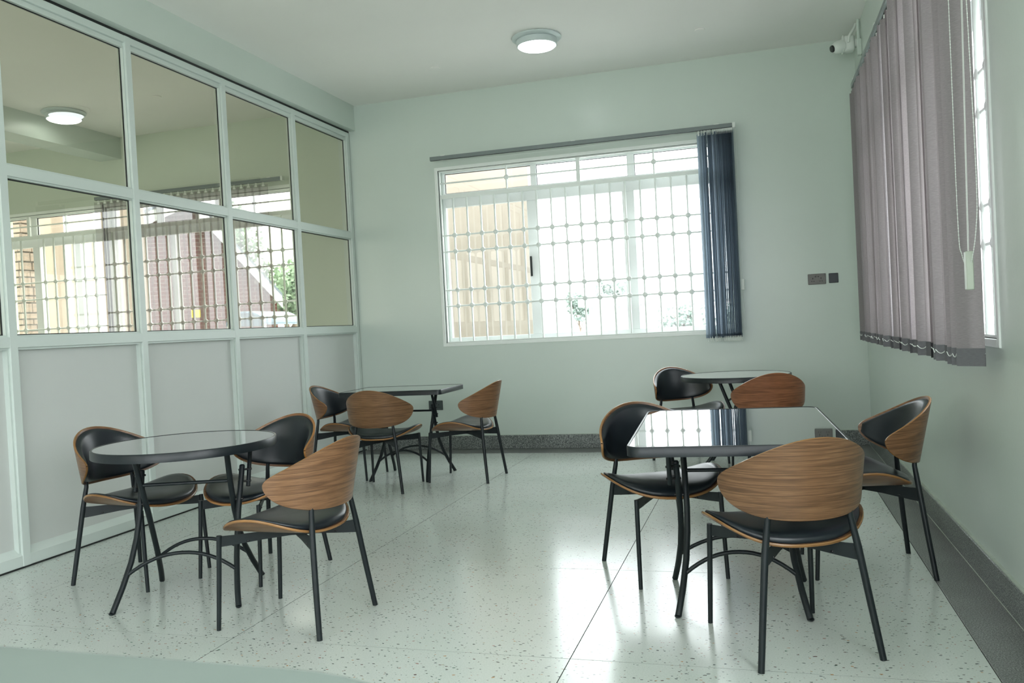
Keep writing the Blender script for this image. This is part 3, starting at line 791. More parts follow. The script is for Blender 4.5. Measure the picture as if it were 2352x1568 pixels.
mb = MB(); mb.tube([(2.45 + (.1 - 2.45) * t, .0, -.020 - .035 * 4 * t * (1 - t) * (0.5 + t * .5)) for t in [k / 16 for k in range(17)]], .0012, 5); obj('slack_cord', mb, M['white_plastic'], bb, 60)
# next room blind, spread and sheer
specs = [(.04 + .0895 * k, math.radians(18)) for k in range(25)]
bn_ = blind('vertical_blind', 'sheer dusty pink vertical blind seen through the tinted glass partition', ((-7.24, D - .12, 2.925), 0), 2.41, specs, .100, 2.895, 1.03, M['slat_sheer'])
mb = MB(); mb.rbox((2.41, -.024, -.024), (2.435, .024, .022), .003); obj('end_cap', mb, M['white_plastic'], bn_)

# ------------------------------------------------------------------ ceiling lamps and plates
def lamp(loc, label):
    t = empty('ceiling_lamp', loc); tag(t, label, 'ceiling lamp')
    mb = MB(); mb.lathe([(.02, 0), (.200, 0), (.207, -.006), (.207, -.014), (.196, -.022), (.165, -.026), (.160, -.03), (.02, -.03)], 48); obj('mounting_rim', mb, M['lamp_rim'], t, 35)
    mb = MB(); mb.lathe([(.158, -.030), (.170, -.030), (.168, -.074), (.160, -.078), (.157, -.070)], 48); obj('collar', mb, M['lamp_rim'], t, 35)
    mb = MB(); mb.lathe([(.02, -.034), (.154, -.034), (.156, -.076), (.145, -.088), (.11, -.099), (.06, -.106), (.005, -.108)], 48); obj('diffuser', mb, M['lamp'], t, 60)
lamp((-1.69, 6.93, ZC), 'round glowing ceiling lamp over the empty middle of the room')
lamp((-6.65, 7.03, ZC), 'round ceiling lamp beside a beam, seen through the tinted glass')
for loc, lb in (((-.386, 7.344, ZC), 'small round ceiling plate between the glowing lamp and the security camera'), ((-2.749, 7.328, ZC), 'small round ceiling plate above the blue blind rail'), ((-5.50, 6.99, ZC), 'small round ceiling plate seen through the tinted glass')):
    mb = MB(); mb.lathe([(.005, 0), (.042, 0), (.044, -.004), (.040, -.009), (.005, -.011)], 24); tag(obj('ceiling_plate', mb, M['ceiling'], None, 40, loc), lb, 'ceiling plate')

# ------------------------------------------------------------------ security camera, conduit, sockets
cc = empty('security_camera', (.812, 7.80, 3.462)); tag(cc, 'white dome security camera on a box near the ceiling corner', 'security camera')
mb = MB(); mb.rbox((-.042, -.055, -.062), (.045, .055, .062), .012); mb.rbox((-.056, -.060, -.067), (-.040, .060, .067), .006); obj('mounting_box', mb, M['white_plastic'], cc, 50)
mb = MB(); mb.lathe([(.012, -.150), (.036, -.142), (.048, -.120), (.054, -.095), (.054, -.056)], 28, axis='x')
hd = obj('camera_head', mb, M['white_plastic'], cc, 50)
mb = MB(); mb.lathe([(.004, -.163), (.026, -.160), (.031, -.150), (.028, -.140)], 24, axis='x')
lo = obj('lens', mb, M['lens'], hd, 50); lo.rotation_euler = (0, 0, 0)
hd.rotation_euler = (0, math.radians(-14), math.radians(22))
mb = MB(); mb.tube([(-.005, -.058, .0), (.0, -.058, .05), (.045, -.05, .12), (.06, -.04, .155)], .011, 10); obj('conduit_arm', mb, M['white_plastic'], cc, 50)
mb = MB(); mb.rbox((.045, -.03, -.03), (.084, .03, .03), .003); obj('wall_spacer', mb, M['white_plastic'], cc, 50)
cd = empty('wall_conduit', (XR, 7.66, 3.35)); tag(cd, 'pale green conduit pipe running down from the ceiling beside the security camera', 'conduit')
mb = MB(); mb.tube([(-.02, 0, .10), (-.02, 0, .267)], .0125, 12); obj('pipe', mb, M['wall'], cd, 50)
mb = MB(); mb.rbox((-.036, -.032, -.03), (0, .032, .10), .004); obj('junction_box', mb, M['wall'], cd)

def socket(name, label, x0, x1, z0, z1, mat, holes=True, cat_='wall socket'):
    t = empty(name, ((x0 + x1) / 2, D, (z0 + z1) / 2)); tag(t, label, cat_)
    w_, h_ = (x1 - x0) / 2, (z1 - z0) / 2
    mb = MB(); mb.rbox((-w_, -.011, -h_), (w_, 0, h_), .0035); obj('faceplate', mb, M[mat], t)
    if holes:
        for sx in (-1, 1):
            cx = sx * w_ * .46
            mb = MB()
            mb.box((cx - .0028, -.0125, .000), (cx + .0028, -.0108, .013))
            mb.box((cx - .013, -.0125, -.022), (cx - .005, -.0108, -.0165)); mb.box((cx + .005, -.0125, -.022), (cx + .013, -.0108, -.0165))
            obj('socket_holes', mb, M['hole'], t)
            mb = MB(); mb.rbox((sx * .012 - .007, -.0145, .018), (sx * .012 + .007, -.0108, .034), .0015); obj('switch', mb, M[mat], t)
            mb = MB(); mb.box((sx * .012 - .005, -.0150, .0185), (sx * .012 + .005, -.0142, .0235)); obj('switch_mark', mb, M['hole'], t)
socket('wall_socket', 'brown grey double socket on the back wall beside a black plate', .419, .571, 1.458, 1.554, 'socket_grey')
socket('blank_plate', 'square black plate on the wall beside the brown grey double socket', .597, .677, 1.464, 1.551, 'socket_black', False, 'wall plate')
socket('wall_socket', 'dark grey double socket low on the wall behind the far rectangular table', -3.329, -3.176, .404, .502, 'socket_dark')

# ------------------------------------------------------------------ chairs
CR, CTH, CK, CZT, CZB, CZC, CY0 = .270, math.radians(80), .22, .795, .505, .630, -.28
def cz(u):
    a = min(abs(u), 1)
    end = (1 - a ** 6) ** .5
    top = CZC + end * (.05 + (CZT - CZC - .05) * max(cos(PI * a / 2), 0) ** 1.6)
    bot = CZC - (CZC - CZB) * (1 - a ** 2.6) ** .6
    return bot, top
def cpt(u, z, off):
    t = u * CTH
    return ((CR + off) * sin(t), CY0 - CK * (z - .64) + CR - (CR + off) * cos(t), z)
US = [sin(PI / 2 * (-1 + 2 * k / 44)) for k in range(45)]
def back_shell():
    mb = MB(); nv = 12; nu = len(US)
    def grid(off, flip, mi):
        V = []; UV = []
        for u in US:
            b_, t_ = cz(u)
            for j in range(nv + 1):
                z = b_ + (t_ - b_) * j / nv
                V.append(cpt(u, z, off)); UV.append((u * CTH * CR, z))
        F = []
        for i in range(nu - 1):
            for j in range(nv):
                a = i * (nv + 1) + j
                F.append((a, a + 1, a + nv + 2, a + nv + 1))
        mb.add(V, F, mi, UV)
    grid(.006, 0, 0); grid(-.005, 1, 0)
    # edge band with a rounded middle
    for top in (0, 1):
        V = []; UV = []
        for u in US:
            z = cz(u)[top]; s_ = .0022 * (1 if top else -1)
            V += [cpt(u, z, .006), cpt(u, z + s_, .003), cpt(u, z + s_, -.002), cpt(u, z, -.005)]
            UV += [(u * CTH * CR, 0), (u * CTH * CR, .004), (u * CTH * CR, .008), (u * CTH * CR, .012)]
        F = []
        for i in range(nu - 1):
            for j in range(3):
                a = i * 4 + j; F.append((a, a + 1, a + 5, a + 4))
        mb.add(V, F, 1, UV)
    return mb.mesh('backrest', [M['walnut'], M['ply_edge']], 50)
def back_pad():
    mb = MB(); nv = 12; V = []; nu = len(US)
    for u in US:
        uu = u * .955
        b_, t_ = cz(uu)
        b2, t2 = b_ + .010, t_ - .010
        if t2 < b2: b2 = t2 = (b_ + t_) / 2
        for j in range(nv + 1):
            q = j / nv; z = b2 + (t2 - b2) * (.5 - .5 * cos(PI * q))
            e = (1 - abs(u) ** 10) * (1 - abs(2 * q - 1) ** 5)
            V.append(cpt(uu, z, -.006 - .024 * max(e, 0) ** .6))
    F = []
    for i in range(nu - 1):
        for j in range(nv):
            a = i * (nv + 1) + j; F.append((a, a + 1, a + nv + 2, a + nv + 1))
    mb.add(V, F)
    return mb.mesh('back_cushion', M['leather'], 80)
SA, SB, SYC = .292, .240, .025
def sout(th, k=1.0):
    n = 2.15
    c_, s_ = cos(th), sin(th)
    return (SA * k * math.copysign(abs(c_) ** (2 / n), c_), SYC + SB * k * math.copysign(abs(s_) ** (2 / n), s_))
def sz(x, y):
    q = abs(x) / SA; v = (y - SYC) / SB
    return .410 + .086 * q ** 3.0 * (1 - .12 * v) + .004 * v * v - (.010 * max(v, 0) ** 4) * (1 - q)
def seat_shell():
    mb = MB(); nr, nt_ = 10, 56
    for off, mi in ((0, 0), (-.011, 0)):
        V = [(0, SYC, sz(0, SYC) + off)]; UV = [(0, 0)]
        for r in range(1, nr + 1):
            for k in range(nt_):
                x, y = sout(2 * PI * k / nt_, r / nr); V.append((x, y, sz(x, y) + off)); UV.append((y, x))
        F = [(0, 1 + k, 1 + (k + 1) % nt_) for k in range(nt_)]
        for r in range(nr - 1):
            for k in range(nt_):
                a = 1 + r * nt_ + k; b_ = 1 + r * nt_ + (k + 1) % nt_
                F.append((a, b_, b_ + nt_, a + nt_))
        mb.add(V, F, mi, UV)
    V = []; UV = []
    for k in range(nt_):
        x, y = sout(2 * PI * k / nt_); x2, y2 = sout(2 * PI * k / nt_, 1.009); z = sz(x, y)
        V += [(x, y, z), (x2, y2, z - .003), (x2, y2, z - .008), (x, y, z - .011)]; UV += [(k * .03, 0), (k * .03, .004), (k * .03, .008), (k * .03, .012)]
    F = []
    for k in range(nt_):
        for j in range(3):
            a, b_ = k * 4 + j, ((k + 1) % nt_) * 4 + j; F.append((a, a + 1, b_ + 1, b_))
    mb.add(V, F, 1, UV)
    return mb.mesh('seat', [M['walnut'], M['ply_edge']], 50)
def seat_pad():
    mb = MB(); nt_ = 56
    prof = [(0, 1), (.3, 1), (.55, .97), (.75, .90), (.87, .76), (.945, .50), (.962, .20), (.95, .0)]
    V = []
    for i, (r, h) in enumerate(prof):
        for k in range(nt_):
            x, y = sout(2 * PI * k / nt_, max(r, .001))
            base = sz(x, y)
            V.append((x, y, base + .001 + .040 * h - .012 * h * (abs(x) / SA) ** 2))
    F = []
    for i in range(len(prof) - 1):
        for k in range(nt_):
            a, b_ = i * nt_ + k, i * nt_ + (k + 1) % nt_; F.append((a, b_, b_ + nt_, a + nt_))
    mb.add(V, F)
    return mb.mesh('seat_cushion', M['leather'], 80)
FX, FY = .215, .25           # front feet
BX, BY = .222, -.255         # rear feet
CM_ = {'shell': back_shell(), 'bpad': back_pad(), 'seat': seat_shell(), 'spad': seat_pad()}
def leg_meshes():
    out = {}
    for s in (-1, 1):
        mb = MB(); mb.tube([(s * FX, FY, 0), (s * (FX - .004), FY - .012, .2), (s * (FX - .008), FY - .022, .402)], [.0095, .0105, .011], 12); out['f', s] = mb.mesh('leg', M['metal'], 50)
        mb = MB(); mb.tube([(s * BX, BY, 0), (s * .196, -.232, .2), (s * .171, -.212, .39), (s * .152, -.201, .50), (s * .146, -.205, .56)], [.0115, .0125, .0128, .0112, .009], 12); out['b', s] = mb.mesh('leg', M['metal'], 50)
        # tapered flat plate crossing under the seat
        mb = MB(); A = Vector((s * (FX - .008), FY - .022, 0)); B = Vector((-s * .172, -.212, 0))
        d_ = (B - A).normalized(); nrm = Vector((-d_.y, d_.x, 0)) * .0022
        zt = .402 if s > 0 else .3995
        prof = [(0, .354), (.10, .356), (.30, .363), (.5, .366), (.70, .360), (.92, .346), (1.0, .342)]
        V = []
        for q, zb in prof:
            p = A.lerp(B, q)
            for sd in (-1, 1):
                V.append((p.x + sd * nrm.x, p.y + sd * nrm.y, zb)); V.append((p.x + sd * nrm.x, p.y + sd * nrm.y, zt - (.002 if 0 < q < 1 else 0)))
        F = [(0, 1, 3, 2)]
        for i in range(len(prof) - 1):
            a = i * 4
            F += [(a, a + 4, a + 5, a + 1), (a + 2, a + 3, a + 7, a + 6), (a + 1, a + 5, a + 7, a + 3), (a, a + 2, a + 6, a + 4)]
        a = (len(prof) - 1) * 4; F.append((a, a + 2, a + 3, a + 1))
        mb.add(V, F); out['p', s] = mb.mesh('cross_plate', M['metal'])
        mb = MB(); p = A.lerp(B, .84); mb.lathe([(.006, 0), (.007, -.003), (.004, -.006)], 10, (p.x, p.y, .3625)); p = A.lerp(B, .2); mb.lathe([(.006, 0), (.007, -.003), (.004, -.006)], 10, (p.x, p.y, .3675)); out['s', s] = mb.mesh('plate_screw', M['screw'], 40)
    return out
LM = leg_meshes()
def make_chair():
    t = empty('dining_chair')
    obj('seat', CM_['seat'], None, t); obj('seat_cushion', CM_['spad'], None, t)['label'] = 'black leatherette seat cushion'
    obj('backrest', CM_['shell'], None, t)['label'] = 'curved walnut veneer backrest'
    obj('back_cushion', CM_['bpad'], None, t)['label'] = 'black leatherette back cushion'
    for s in (-1, 1):
        obj('leg', LM['f', s], None, t); obj('leg', LM['b', s], None, t)
        pl = obj('cross_plate', LM['p', s], None, t); obj('plate_screw', LM['s', s], None, pl)
    return t
CH = [
 (-1.998, 3.267, 85.7, 'wooden-backed chair in front of the round table by the partition', (1, 1, 1, 1)),
 (-3.204, 3.744, 263.8, 'chair on the partition side of the round table, partly hidden by its tabletop', (.92, .92, .92, 1)),
 (-2.589, 3.942, 167.4, 'chair behind the round table by the partition, its black cushion facing the camera', (1.15, 1.05, .9, 1)),
 (.047, 3.300, 23.5, 'large wooden-backed chair in front of the rectangular table by the window wall', (.80, .82, .82, 1)),
 (-.511, 4.157, 208.6, 'chair facing out between the open floor and the large glossy rectangular table', (.95, .95, .95, 1)),
 (.415, 4.304, 96.3, 'chair against the right wall skirting, beside the large rectangular table', (.95, .9, .85, 1)),
 (-2.897, 6.143, 3.7, 'chair with its wooden back to the camera, in front of the far rectangular table', (.95, .95, .92, 1)),
 (-3.469, 6.637, 271.6, 'chair between the partition and the far rectangular table, cushion facing the room', (.95, .88, .82, 1)),
 (-2.362, 6.556, 87.3, 'chair on the open floor side of the far rectangular table, seen from its side', (1.0, .95, .92, 1)),
 (-.624, 7.293, 213.1, 'chair against the back wall beside the far round table, cushion facing the camera', (.95, .85, .8, 1)),
 (.005, 6.60, 14.3, 'chair with a reddish wooden back, in front of the far round table', (1.15, .86, .82, 1)),
]
proto = make_chair()
for i, (x, y, a, lb, tint) in enumerate(CH):
    c = proto if i == 0 else copy_tree(proto)
    c.location = (x, y, 0); c.rotation_euler = (0, 0, math.radians(a))
    tag(c, lb, 'chair', 'walnut and black dining chairs')
    for ch in c.children_recursive if i == 0 else [q for q in bpy.data.objects if q.parent == c]:
        if ch.name.split('.')[0] in ('seat', 'backrest'): ch.color = tint

# ------------------------------------------------------------------ tables
TZ = .746
def rrect(hx, hy, r, n=8):
    P = []
    for cx, cy, a0 in ((hx - r, hy - r, 0), (-hx + r, hy - r, PI / 2), (-hx + r, -hy + r, PI), (hx - r, -hy + r, 3 * PI / 2)):
        for k in range(n + 1):
            a = a0 + PI / 2 * k / n; P.append((cx + r * cos(a), cy + r * sin(a)))
    return P
def circ(r, n=72): return [(r * cos(2 * PI * k / n), r * sin(2 * PI * k / n)) for k in range(n)]
def offset_poly(P, d):
    n = len(P); out = []
    for i in range(n):
        a, b_, c_ = Vector(P[i - 1]), Vector(P[i]), Vector(P[(i + 1) % n])
        t = (c_ - a).normalized(); nrm = Vector((t.y, -t.x)); q = b_ - nrm * d; out.append((q.x, q.y))
    return out
def table(label, cx, cy, rot_top, poly, rot_base, flip, bx=0, by=0, tilt=0, cat_='table', name='cafe_table'):
    t = empty(name, (cx, cy, 0)); tag(t, label, cat_)
    top = MB()
    rings = [(0.0, -.040), (0.0, -.004), (.003, 0.0), (.010, 0.0), (.012, -.0022), (.012, -.006), (.03, -.040)]
    n = len(poly); V = []
    for d_, z in rings:
        for (x, y) in offset_poly(poly, d_): V.append((x, y, TZ + z))
    F = []
    m_ = len(rings)
    for i in range(m_):
        for k in range(n):
            a, b_ = i * n + k, i * n + (k + 1) % n
            j = (i + 1) % m_
            F.append((a, b_, j * n + (k + 1) % n, j * n + k))
    top.add(V, F)
    rm = obj('rim', top, M['rim'], t, 40); rm.rotation_euler = (0, 0, rot_top)
    gl = MB(); gl.prism(offset_poly(poly, .012), TZ - .007, TZ - .0015); go = obj('glass_top', gl, M['table_glass'], t); go.rotation_euler = (0, 0, rot_top); go['label'] = 'smoked black glass top'
    rm.rotation_euler[0] = go.rotation_euler[0] = tilt; dz = TZ - TZ * cos(tilt); rm.location = go.location = (0, TZ * sin(tilt), dz + .002 * (tilt > 0))
    b = empty('base', (0, 0, 0), rot_base + (PI if flip else 0)); b.parent = t
    w_, d_ = .258, .262
    def yz(z):     # distance from foot towards the middle as a function of height
        T = [(0, 0), (.05, .034), (.1, .073), (.2, .143), (.3, .200), (.4, .245), (.5, .284), (.6, .320), (.72, .362)]
        for (a, p), (c_, q) in zip(T, T[1:]):
            if z <= c_: return p + (q - p) * (z - a) / (c_ - a)
        return T[-1][1]
    XO = [(0, 0), (.05, .012), (.1, .023), (.2, .040), (.3, .048), (.4, .050), (.55, .045), (.8, .033)]
    def xo(z):
        for (a, p), (c_, q) in zip(XO, XO[1:]):
            if z <= c_: return p + (q - p) * (z - a) / (c_ - a)
        return XO[-1][1]
    zs = [.006, .03, .06, .1, .15, .2, .25, .3, .35, .4, .45, .5, .55, .6]
    for s in (-1, 1):
        xl = s * w_; xs = s * (w_ - .027)
        # long leg: near foot to the tabletop ; short leg: far foot to the link
        mb = MB(); pts = [(xl - s * xo(z), -d_ + yz(z), z) for z in zs + [.65, .70, TZ - .040]]
        mb.tube(pts, .0135, 12); mb.lathe([(.006, 0), (.0125, .004), (.0135, .010)], 12, (xl, -d_, 0)); obj('leg', mb, M['metal'], t, 50)
        mb = MB(); pts = [(xl + s * (.030 - xo(z)), d_ - yz(z), z) for z in zs]
        mb.tube(pts, .0135, 12); mb.lathe([(.006, 0), (.0125, .004), (.0135, .010)], 12, (xl + s * .030, d_, 0))
        mb.lathe([(.0135, 0), (.0135, .008), (.008, .013)], 12, (xl + s * (.030 - xo(.6)), d_ - yz(.6), .598))
        xs = xl + s * (.030 - xo(.56)); obj('leg', mb, M['metal'], t, 50)
        # short link post hanging from the top beside the short leg
        xp = xs + s * .031
        mb = MB(); mb.tube([(xp, d_ - yz(.7) - .03, TZ - .040), (xp, d_ - yz(.5) - .02, .505)], .0105, 12); obj('link_post', mb, M['metal'], t, 50)
        for a_, b_, r_b in ([((xp + s * .014, d_ - yz(zz) - .018, zz), (xs - s * .016, d_ - yz(zz), zz), .0052) for zz in (.585, .530)] + [((xs + s * .016, 0, .452), (xs - s * .046, 0, .452), .006)]):
            mb = MB(); mb.tube([a_, b_], r_b, 8); obj('link_bolt', mb, M['screw'], t, 50)
        mb = MB(); xq = xl - s * xo(.72); mb.rbox((xq - .016, -d_ + yz(.72) - .02, TZ - .044), (xq + .016, -d_ + yz(.72) + .02, TZ - .036), .002); obj('top_bracket', mb, M['metal'], t)
    for s, x_ in ((-1, w_ - .032), (1, w_ - .002)):
        yy = s * (d_ - yz(.150)); mb = MB()
        pts = []
        for k in range(17):
            q = -1 + 2 * k / 16
            pts.append((q * (x_ - .002), yy - s * .02 * (1 - q * q), .150 + .088 * (1 - abs(q) ** 2.1)))
        mb.tube(pts, .0088, 10); obj('arched_stretcher', mb, M['metal'], t, 50)
    mb = MB(); zc = .55; mb.tube([(-w_ + .045, -d_ + yz(zc), zc), (w_ - .045, -d_ + yz(zc), zc)], .0085, 10); obj('cross_bar', mb, M['metal'], t, 50)
    mb = MB(); zc = TZ - .046
    mb.rbox((-w_ - .02, .09, zc - .006), (w_ + .02, .12, zc + .006), .002); mb.rbox((-w_ - .02, -.12, zc - .006), (w_ + .02, -.09, zc + .006), .002)
    obj('top_support', mb, M['metal'], t)
    # drop the helper base: rotate the base parts themselves
    for ch in [q for q in bpy.data.objects if q.parent == t and q is not b and q is not rm and q is not go]:
        ch.rotation_euler = (0, 0, rot_base + (PI if flip else 0)); ch.location = (bx, by, 0)
    bpy.data.objects.remove(b)
    return t
R_ = math.radians
table('round table with a smoked glass top and folding legs, by the partition', -2.71, 3.51, 0, circ(.425), R_(18), True)
table('large rectangular glass-topped table by the right wall, reflecting the window', -.14, 3.80, R_(3.0), rrect(.41, .578, .065), R_(3.5), False, 0, -.04, tilt=R_(.75))
table('small rectangular glass-topped table between the partition and the back window', -2.955, 6.66, R_(1), rrect(.455, .30, .035), R_(-2), False, .055, -.01)
table('far round table standing against the back wall below the double socket', -.222, 7.06, 0, circ(.432), R_(84), False)

# ------------------------------------------------------------------ pale counter edge close to the camera
cn = empty('counter', (-.9, .3, 0)); tag(cn, 'pale green counter edge, blurred, cutting across the lower corner of the photo', 'counter')
P = []
x1c, y1c, rc = .72, .308, .2     # local right edge, far edge, corner radius
P = [(-.9, -.25), (x1c, -.25)]
for k in range(13):
    a = PI / 2 * k / 12; P.append((x1c - rc + rc * cos(a), y1c - rc + rc * sin(a)))
P.append((-.9, y1c + .02))
mb = MB(); mb.prism(P, .922, .95); obj('countertop', mb, M['counter'], cn, 40)
mb = MB(); mb.box((-.85, -.2, 0), (x1c - .09, y1c - .12, .922)); obj('body', mb, M['counter_body'], cn)

# ------------------------------------------------------------------ OUTSIDE
mb = MB(); mb.box((-90, D + .25, -.6), (60, 120, -.45)); mb.box((XR + .25, -40, -.6), (60, D + .25, -.45)); mb.box((-90, -40, -.6), (XW - .25, D + .25, -.45)); mb.box((XW - .25, -40, -.6), (XR + .25, YF - .25, -.45))
struct('ground', mb, M['ground'])
# cream wing wall outside window 1
mb = MB(); mb.box((-4.62, 9.25, -.45), (-2.44, 9.55, 4.6)); wg = obj('wing_wall', mb, M['cream']); tag(wg, 'cream rendered wall standing just outside the back window', 'wall', kind='structure')
def column(x0, x1, y, lb):
    t = empty('porch_column', ((x0 + x1) / 2, y, -.45)); tag(t, lb, 'column', 'cream porch columns')
    w_ = (x1 - x0) / 2
    mb = MB(); mb.rbox((-w_, -w_, .25), (w_, w_, 4.8), .01); obj('shaft', mb, M['cream'], t)
    mb = MB(); mb.rbox((-w_ - .05, -w_ - .05, 0), (w_ + .05, w_ + .05, .25), .01); obj('plinth', mb, M['cream'], t)
for x0, x1 in ((-10.92, -10.66), (-10.34, -10.08)): column(x0, x1, 11.0, 'cream porch column outside, seen through two layers of glass')
mb = MB(); mb.box((-11.16, 12.5, -.45), (-10.56, 12.9, 4.6)); tag(obj('garden_wall', mb, M['cream']), 'cream wall end outside, between the porch columns and the brick house', 'wall', kind='structure')
# stone pier
sp = empty('stone_pier', (-11.50, 11.1, -.45)); tag(sp, 'rough stone pier outside, at the very edge seen through the glass partition', 'pier')
mb = MB(); mb.box((-.16, -.16, 0), (.16, .16, 4.4)); obj('core', mb, M['pavilion'], sp)
Rs = random.Random(5); z = 0; sm = []
for k in range(5):
    mb = MB(); a, h = .02, .1
    mb.rbox((0, -.03, 0), (1, .02, 1), .04); sm.append(mb.mesh('stone', M['stone']))
while z < 4.35:
    h = Rs.uniform(.09, .17); x = -.18
    while x < .17:
        w_ = min(Rs.uniform(.12, .24), .19 - x)
        if w_ < .04: break
        s_ = obj('stone', sm[Rs.randrange(5)], None, sp, loc=(x + .005, -.16 - Rs.uniform(0, .02), z + .006)); s_.scale = (w_ - .012, 1, h - .014)
        s_ = obj('stone', sm[Rs.randrange(5)], None, sp, loc=(.16 + Rs.uniform(0, .02), x + .005, z + .006)); s_.scale = (w_ - .012, 1, h - .014); s_.rotation_euler = (0, 0, PI / 2)
        x += w_
    z += h
# brick house with a gable
bh = empty('brick_house', (-9.88, 16.0, -.45), math.radians(31.7)); tag(bh, 'red brick gabled house outside, seen through the glass partition and sheer blind', 'house')
RX = 0.0; LX = -2.75; AX = -1.62; AZ = 4.66; EZ = 2.66; EZL = 4.16
mb = MB(); mb.add([(LX, 0, 0), (RX, 0, 0), (RX, 0, EZ), (AX, 0, AZ), (LX, 0, EZL), (LX, 6, 0), (RX, 6, 0), (RX, 6, EZ), (AX, 6, AZ), (LX, 6, EZL)],
    [(0, 1, 2, 3, 4), (9, 8, 7, 6, 5), (1, 6, 7, 2), (0, 4, 9, 5), (2, 7, 8, 3), (3, 8, 9, 4)]); obj('gable_wall', mb, M['mortar'], bh)
bw, bhh, jt = .215, .064, .018
def zline(x): return (AZ - (x - AX) * (AZ - EZ) / (RX - AX)) if x > AX else (AZ - (AX - x) * (AZ - EZL) / (AX - LX))
bk = MB(); bk.rbox((0, -.012, 0), (bw, .01, bhh), .003); BM = bk.mesh('brick', M['brick'])
rest = MB(); cand = []
row = 0; z = 0.0
while z < AZ:
    x = LX + (0 if row % 2 else -(bw + jt) / 2)
    while x < RX:
        a, b_ = max(x, LX), min(x + bw, RX)
        if b_ - a > .03 and z + bhh < min(zline(a), zline(b_)):
            full = b_ - a > bw - .001
            cand.append((a, b_, z, full))
        x += bw + jt
    z += bhh + jt; row += 1
vis = [c for c in cand if c[3] and c[2] > 1.8]
vis.sort(key=lambda c: c[2])
vis = set(vis[:300])
for c in cand:
    if c in vis: obj('brick', BM, None, bh, loc=(c[0], 0, c[2]))
    else: rest.box((c[0], -.012 - R.uniform(0, .003), c[2]), (c[1], .01, c[2] + bhh))
obj('brickwork', rest, M['brick'], bh)['kind'] = 'stuff'
for s, (xa, za), (xb, zb) in ((0, (AX, AZ), (RX + .12, zline(RX + .12))), (1, (AX, AZ), (LX - .3, AZ - (AX - LX + .3) * (AZ - EZL) / (AX - LX)))):
    mb = MB(); t = .2
    mb.add([(xa, -.35, za - t), (xb, -.35, zb - t), (xb, -.35, zb + .06), (xa, -.35, za + .06), (xa, -.31, za - t), (xb, -.31, zb - t), (xb, -.31, zb + .06), (xa, -.31, za + .06)],
           [(0, 1, 2, 3), (7, 6, 5, 4), (0, 4, 5, 1), (1, 5, 6, 2), (2, 6, 7, 3), (3, 7, 4, 0)]); obj('bargeboard', mb, M['bargeboard'], bh)
    mb = MB(); mb.add([(xa, -.37, za + .05), (xb, -.37, zb + .05), (xb, 6.2, zb + .05), (xa, 6.2, za + .05), (xa, -.37, za + .11), (xb, -.37, zb + .11), (xb, 6.2, zb + .11), (xa, 6.2, za + .11)],
           [(0, 1, 2, 3), (7, 6, 5, 4), (0, 4, 5, 1), (1, 5, 6, 2), (2, 6, 7, 3), (3, 7, 4, 0)]); obj('roof_sheet', mb, M['roof'], bh)
mb = MB(); mb.rbox((-1.72, -.05, 2.20), (-1.54, -.02, 2.36), .004); obj('notice_plate', mb, M['yellow'], bh)['label'] = 'small yellow notice plate'
cy = empty('canopy', (-8.62, 12.9, -.45)); tag(cy, 'pale blue curved canopy in front of the brick house', 'canopy')
mb = MB(); V = []; F = []
for i in range(13):
    a = PI * i / 12
    for yv in (0, 1.2):
        V += [(-.38 * cos(a), yv, 1.96 + .22 * sin(a)), (-.38 * cos(a), yv, 1.93 + .22 * sin(a))]
for i in range(12):
    a = i * 4; F += [(a, a + 4, a + 6, a + 2), (a + 1, a + 3, a + 7, a + 5), (a, a + 1, a + 5, a + 4), (a + 2, a + 6, a + 7, a + 3)]
mb.add(V, F); obj('cover', mb, M['canopy'], cy, 50)
for x in (-.38, .38):
    for yv in (.05, 1.15): mb = MB(); mb.tube([(x * .98, yv, 0), (x * .98, yv, 1.95)], .025, 8); obj('post', mb, M['bargeboard'], cy, 50)
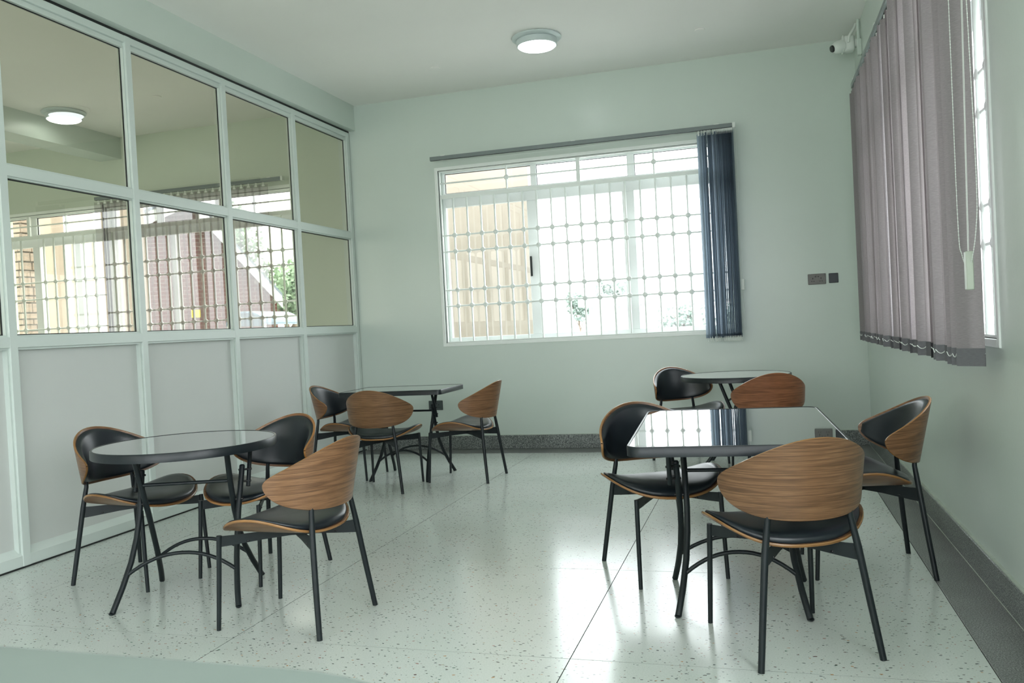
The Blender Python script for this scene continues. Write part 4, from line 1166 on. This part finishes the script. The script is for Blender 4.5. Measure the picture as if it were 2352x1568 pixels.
# trees
def tree(x, y, h, rad, label, mat='leaf', n=1800, seed=1, leaf=.16, squash=.8):
    rr = random.Random(seed)
    t = empty('tree', (x, y, -.45)); tag(t, label, 'tree')
    mb = MB(); mb.tube([(0, 0, 0), (.05, .02, h * .3), (-.03, 0, h * .6)], [rad * .09, rad * .07, rad * .045], 8)
    for k in range(6):
        a = k * 1.05; mb.tube([(0, 0, h * (.35 + .04 * k)), (cos(a) * rad * .4, sin(a) * rad * .4, h * (.55 + .04 * k)), (cos(a) * rad * .7, sin(a) * rad * .7, h * (.7 + .03 * k))], [rad * .035, rad * .022, rad * .01], 6)
    obj('trunk', mb, M['bark'], t, 60)
    V = []; F = []
    blobs = [(rr.uniform(-.6, .6) * rad, rr.uniform(-.6, .6) * rad, h - rad * squash + rr.uniform(-.6, .6) * rad * squash, rr.uniform(.3, .55) * rad) for _ in range(14)]
    for k in range(n):
        bx, by, bz, br_ = blobs[rr.randrange(14)]
        d_ = Vector((rr.gauss(0, 1), rr.gauss(0, 1), rr.gauss(0, 1))).normalized() * br_ * rr.uniform(.75, 1.05)
        p = Vector((bx, by, bz)) + d_
        a = Vector((rr.gauss(0, 1), rr.gauss(0, 1), rr.gauss(0, 1))).normalized(); b_ = a.orthogonal().normalized()
        s1, s2 = leaf * rr.uniform(.6, 1.2), leaf * rr.uniform(.35, .6)
        o_ = len(V)
        V += [p - a * s1, p + b_ * s2, p + a * s1, p - b_ * s2]; F.append((o_, o_ + 1, o_ + 2, o_ + 3))
    me = bpy.data.meshes.new('foliage'); me.from_pydata([tuple(v) for v in V], [], F); me.materials.append(M[mat])
    obj('foliage', me, None, t)['kind'] = 'stuff'
tree(-16.2, 26.8, 4.5, 1.6, 'bright green bushy tree at the end of the brick house', n=3500, seed=2, leaf=.12)
tree(-20.2, 28.8, 7.3, 1.9, 'tall tree rising behind the roof of the brick house', n=2600, seed=8, leaf=.12)
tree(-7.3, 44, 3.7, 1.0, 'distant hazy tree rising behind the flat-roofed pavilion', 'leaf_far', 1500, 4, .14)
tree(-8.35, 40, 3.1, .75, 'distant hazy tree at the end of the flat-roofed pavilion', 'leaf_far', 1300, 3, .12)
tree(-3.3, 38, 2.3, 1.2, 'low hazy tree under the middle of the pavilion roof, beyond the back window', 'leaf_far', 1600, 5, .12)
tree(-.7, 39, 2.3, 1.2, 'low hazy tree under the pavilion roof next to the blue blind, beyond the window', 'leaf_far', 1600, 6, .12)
pv = empty('pavilion', (-3.9, 32, -.45)); tag(pv, 'white flat-roofed pavilion in the distance beyond the back window', 'pavilion')
mb = MB(); mb.rbox((-2.6, -1, 2.25), (4.2, 3, 2.62), .02); obj('roof', mb, M['pavilion'], pv)
mb = MB(); mb.box((-2.4, 0, 0), (-.9, 2.6, 2.25)); obj('wall', mb, M['pavilion'], pv)
for x in (-.2, 1.6, 3.6): mb = MB(); mb.rbox((x, -.8, 0), (x + .2, -.6, 2.25), .01); obj('post', mb, M['pavilion'], pv)
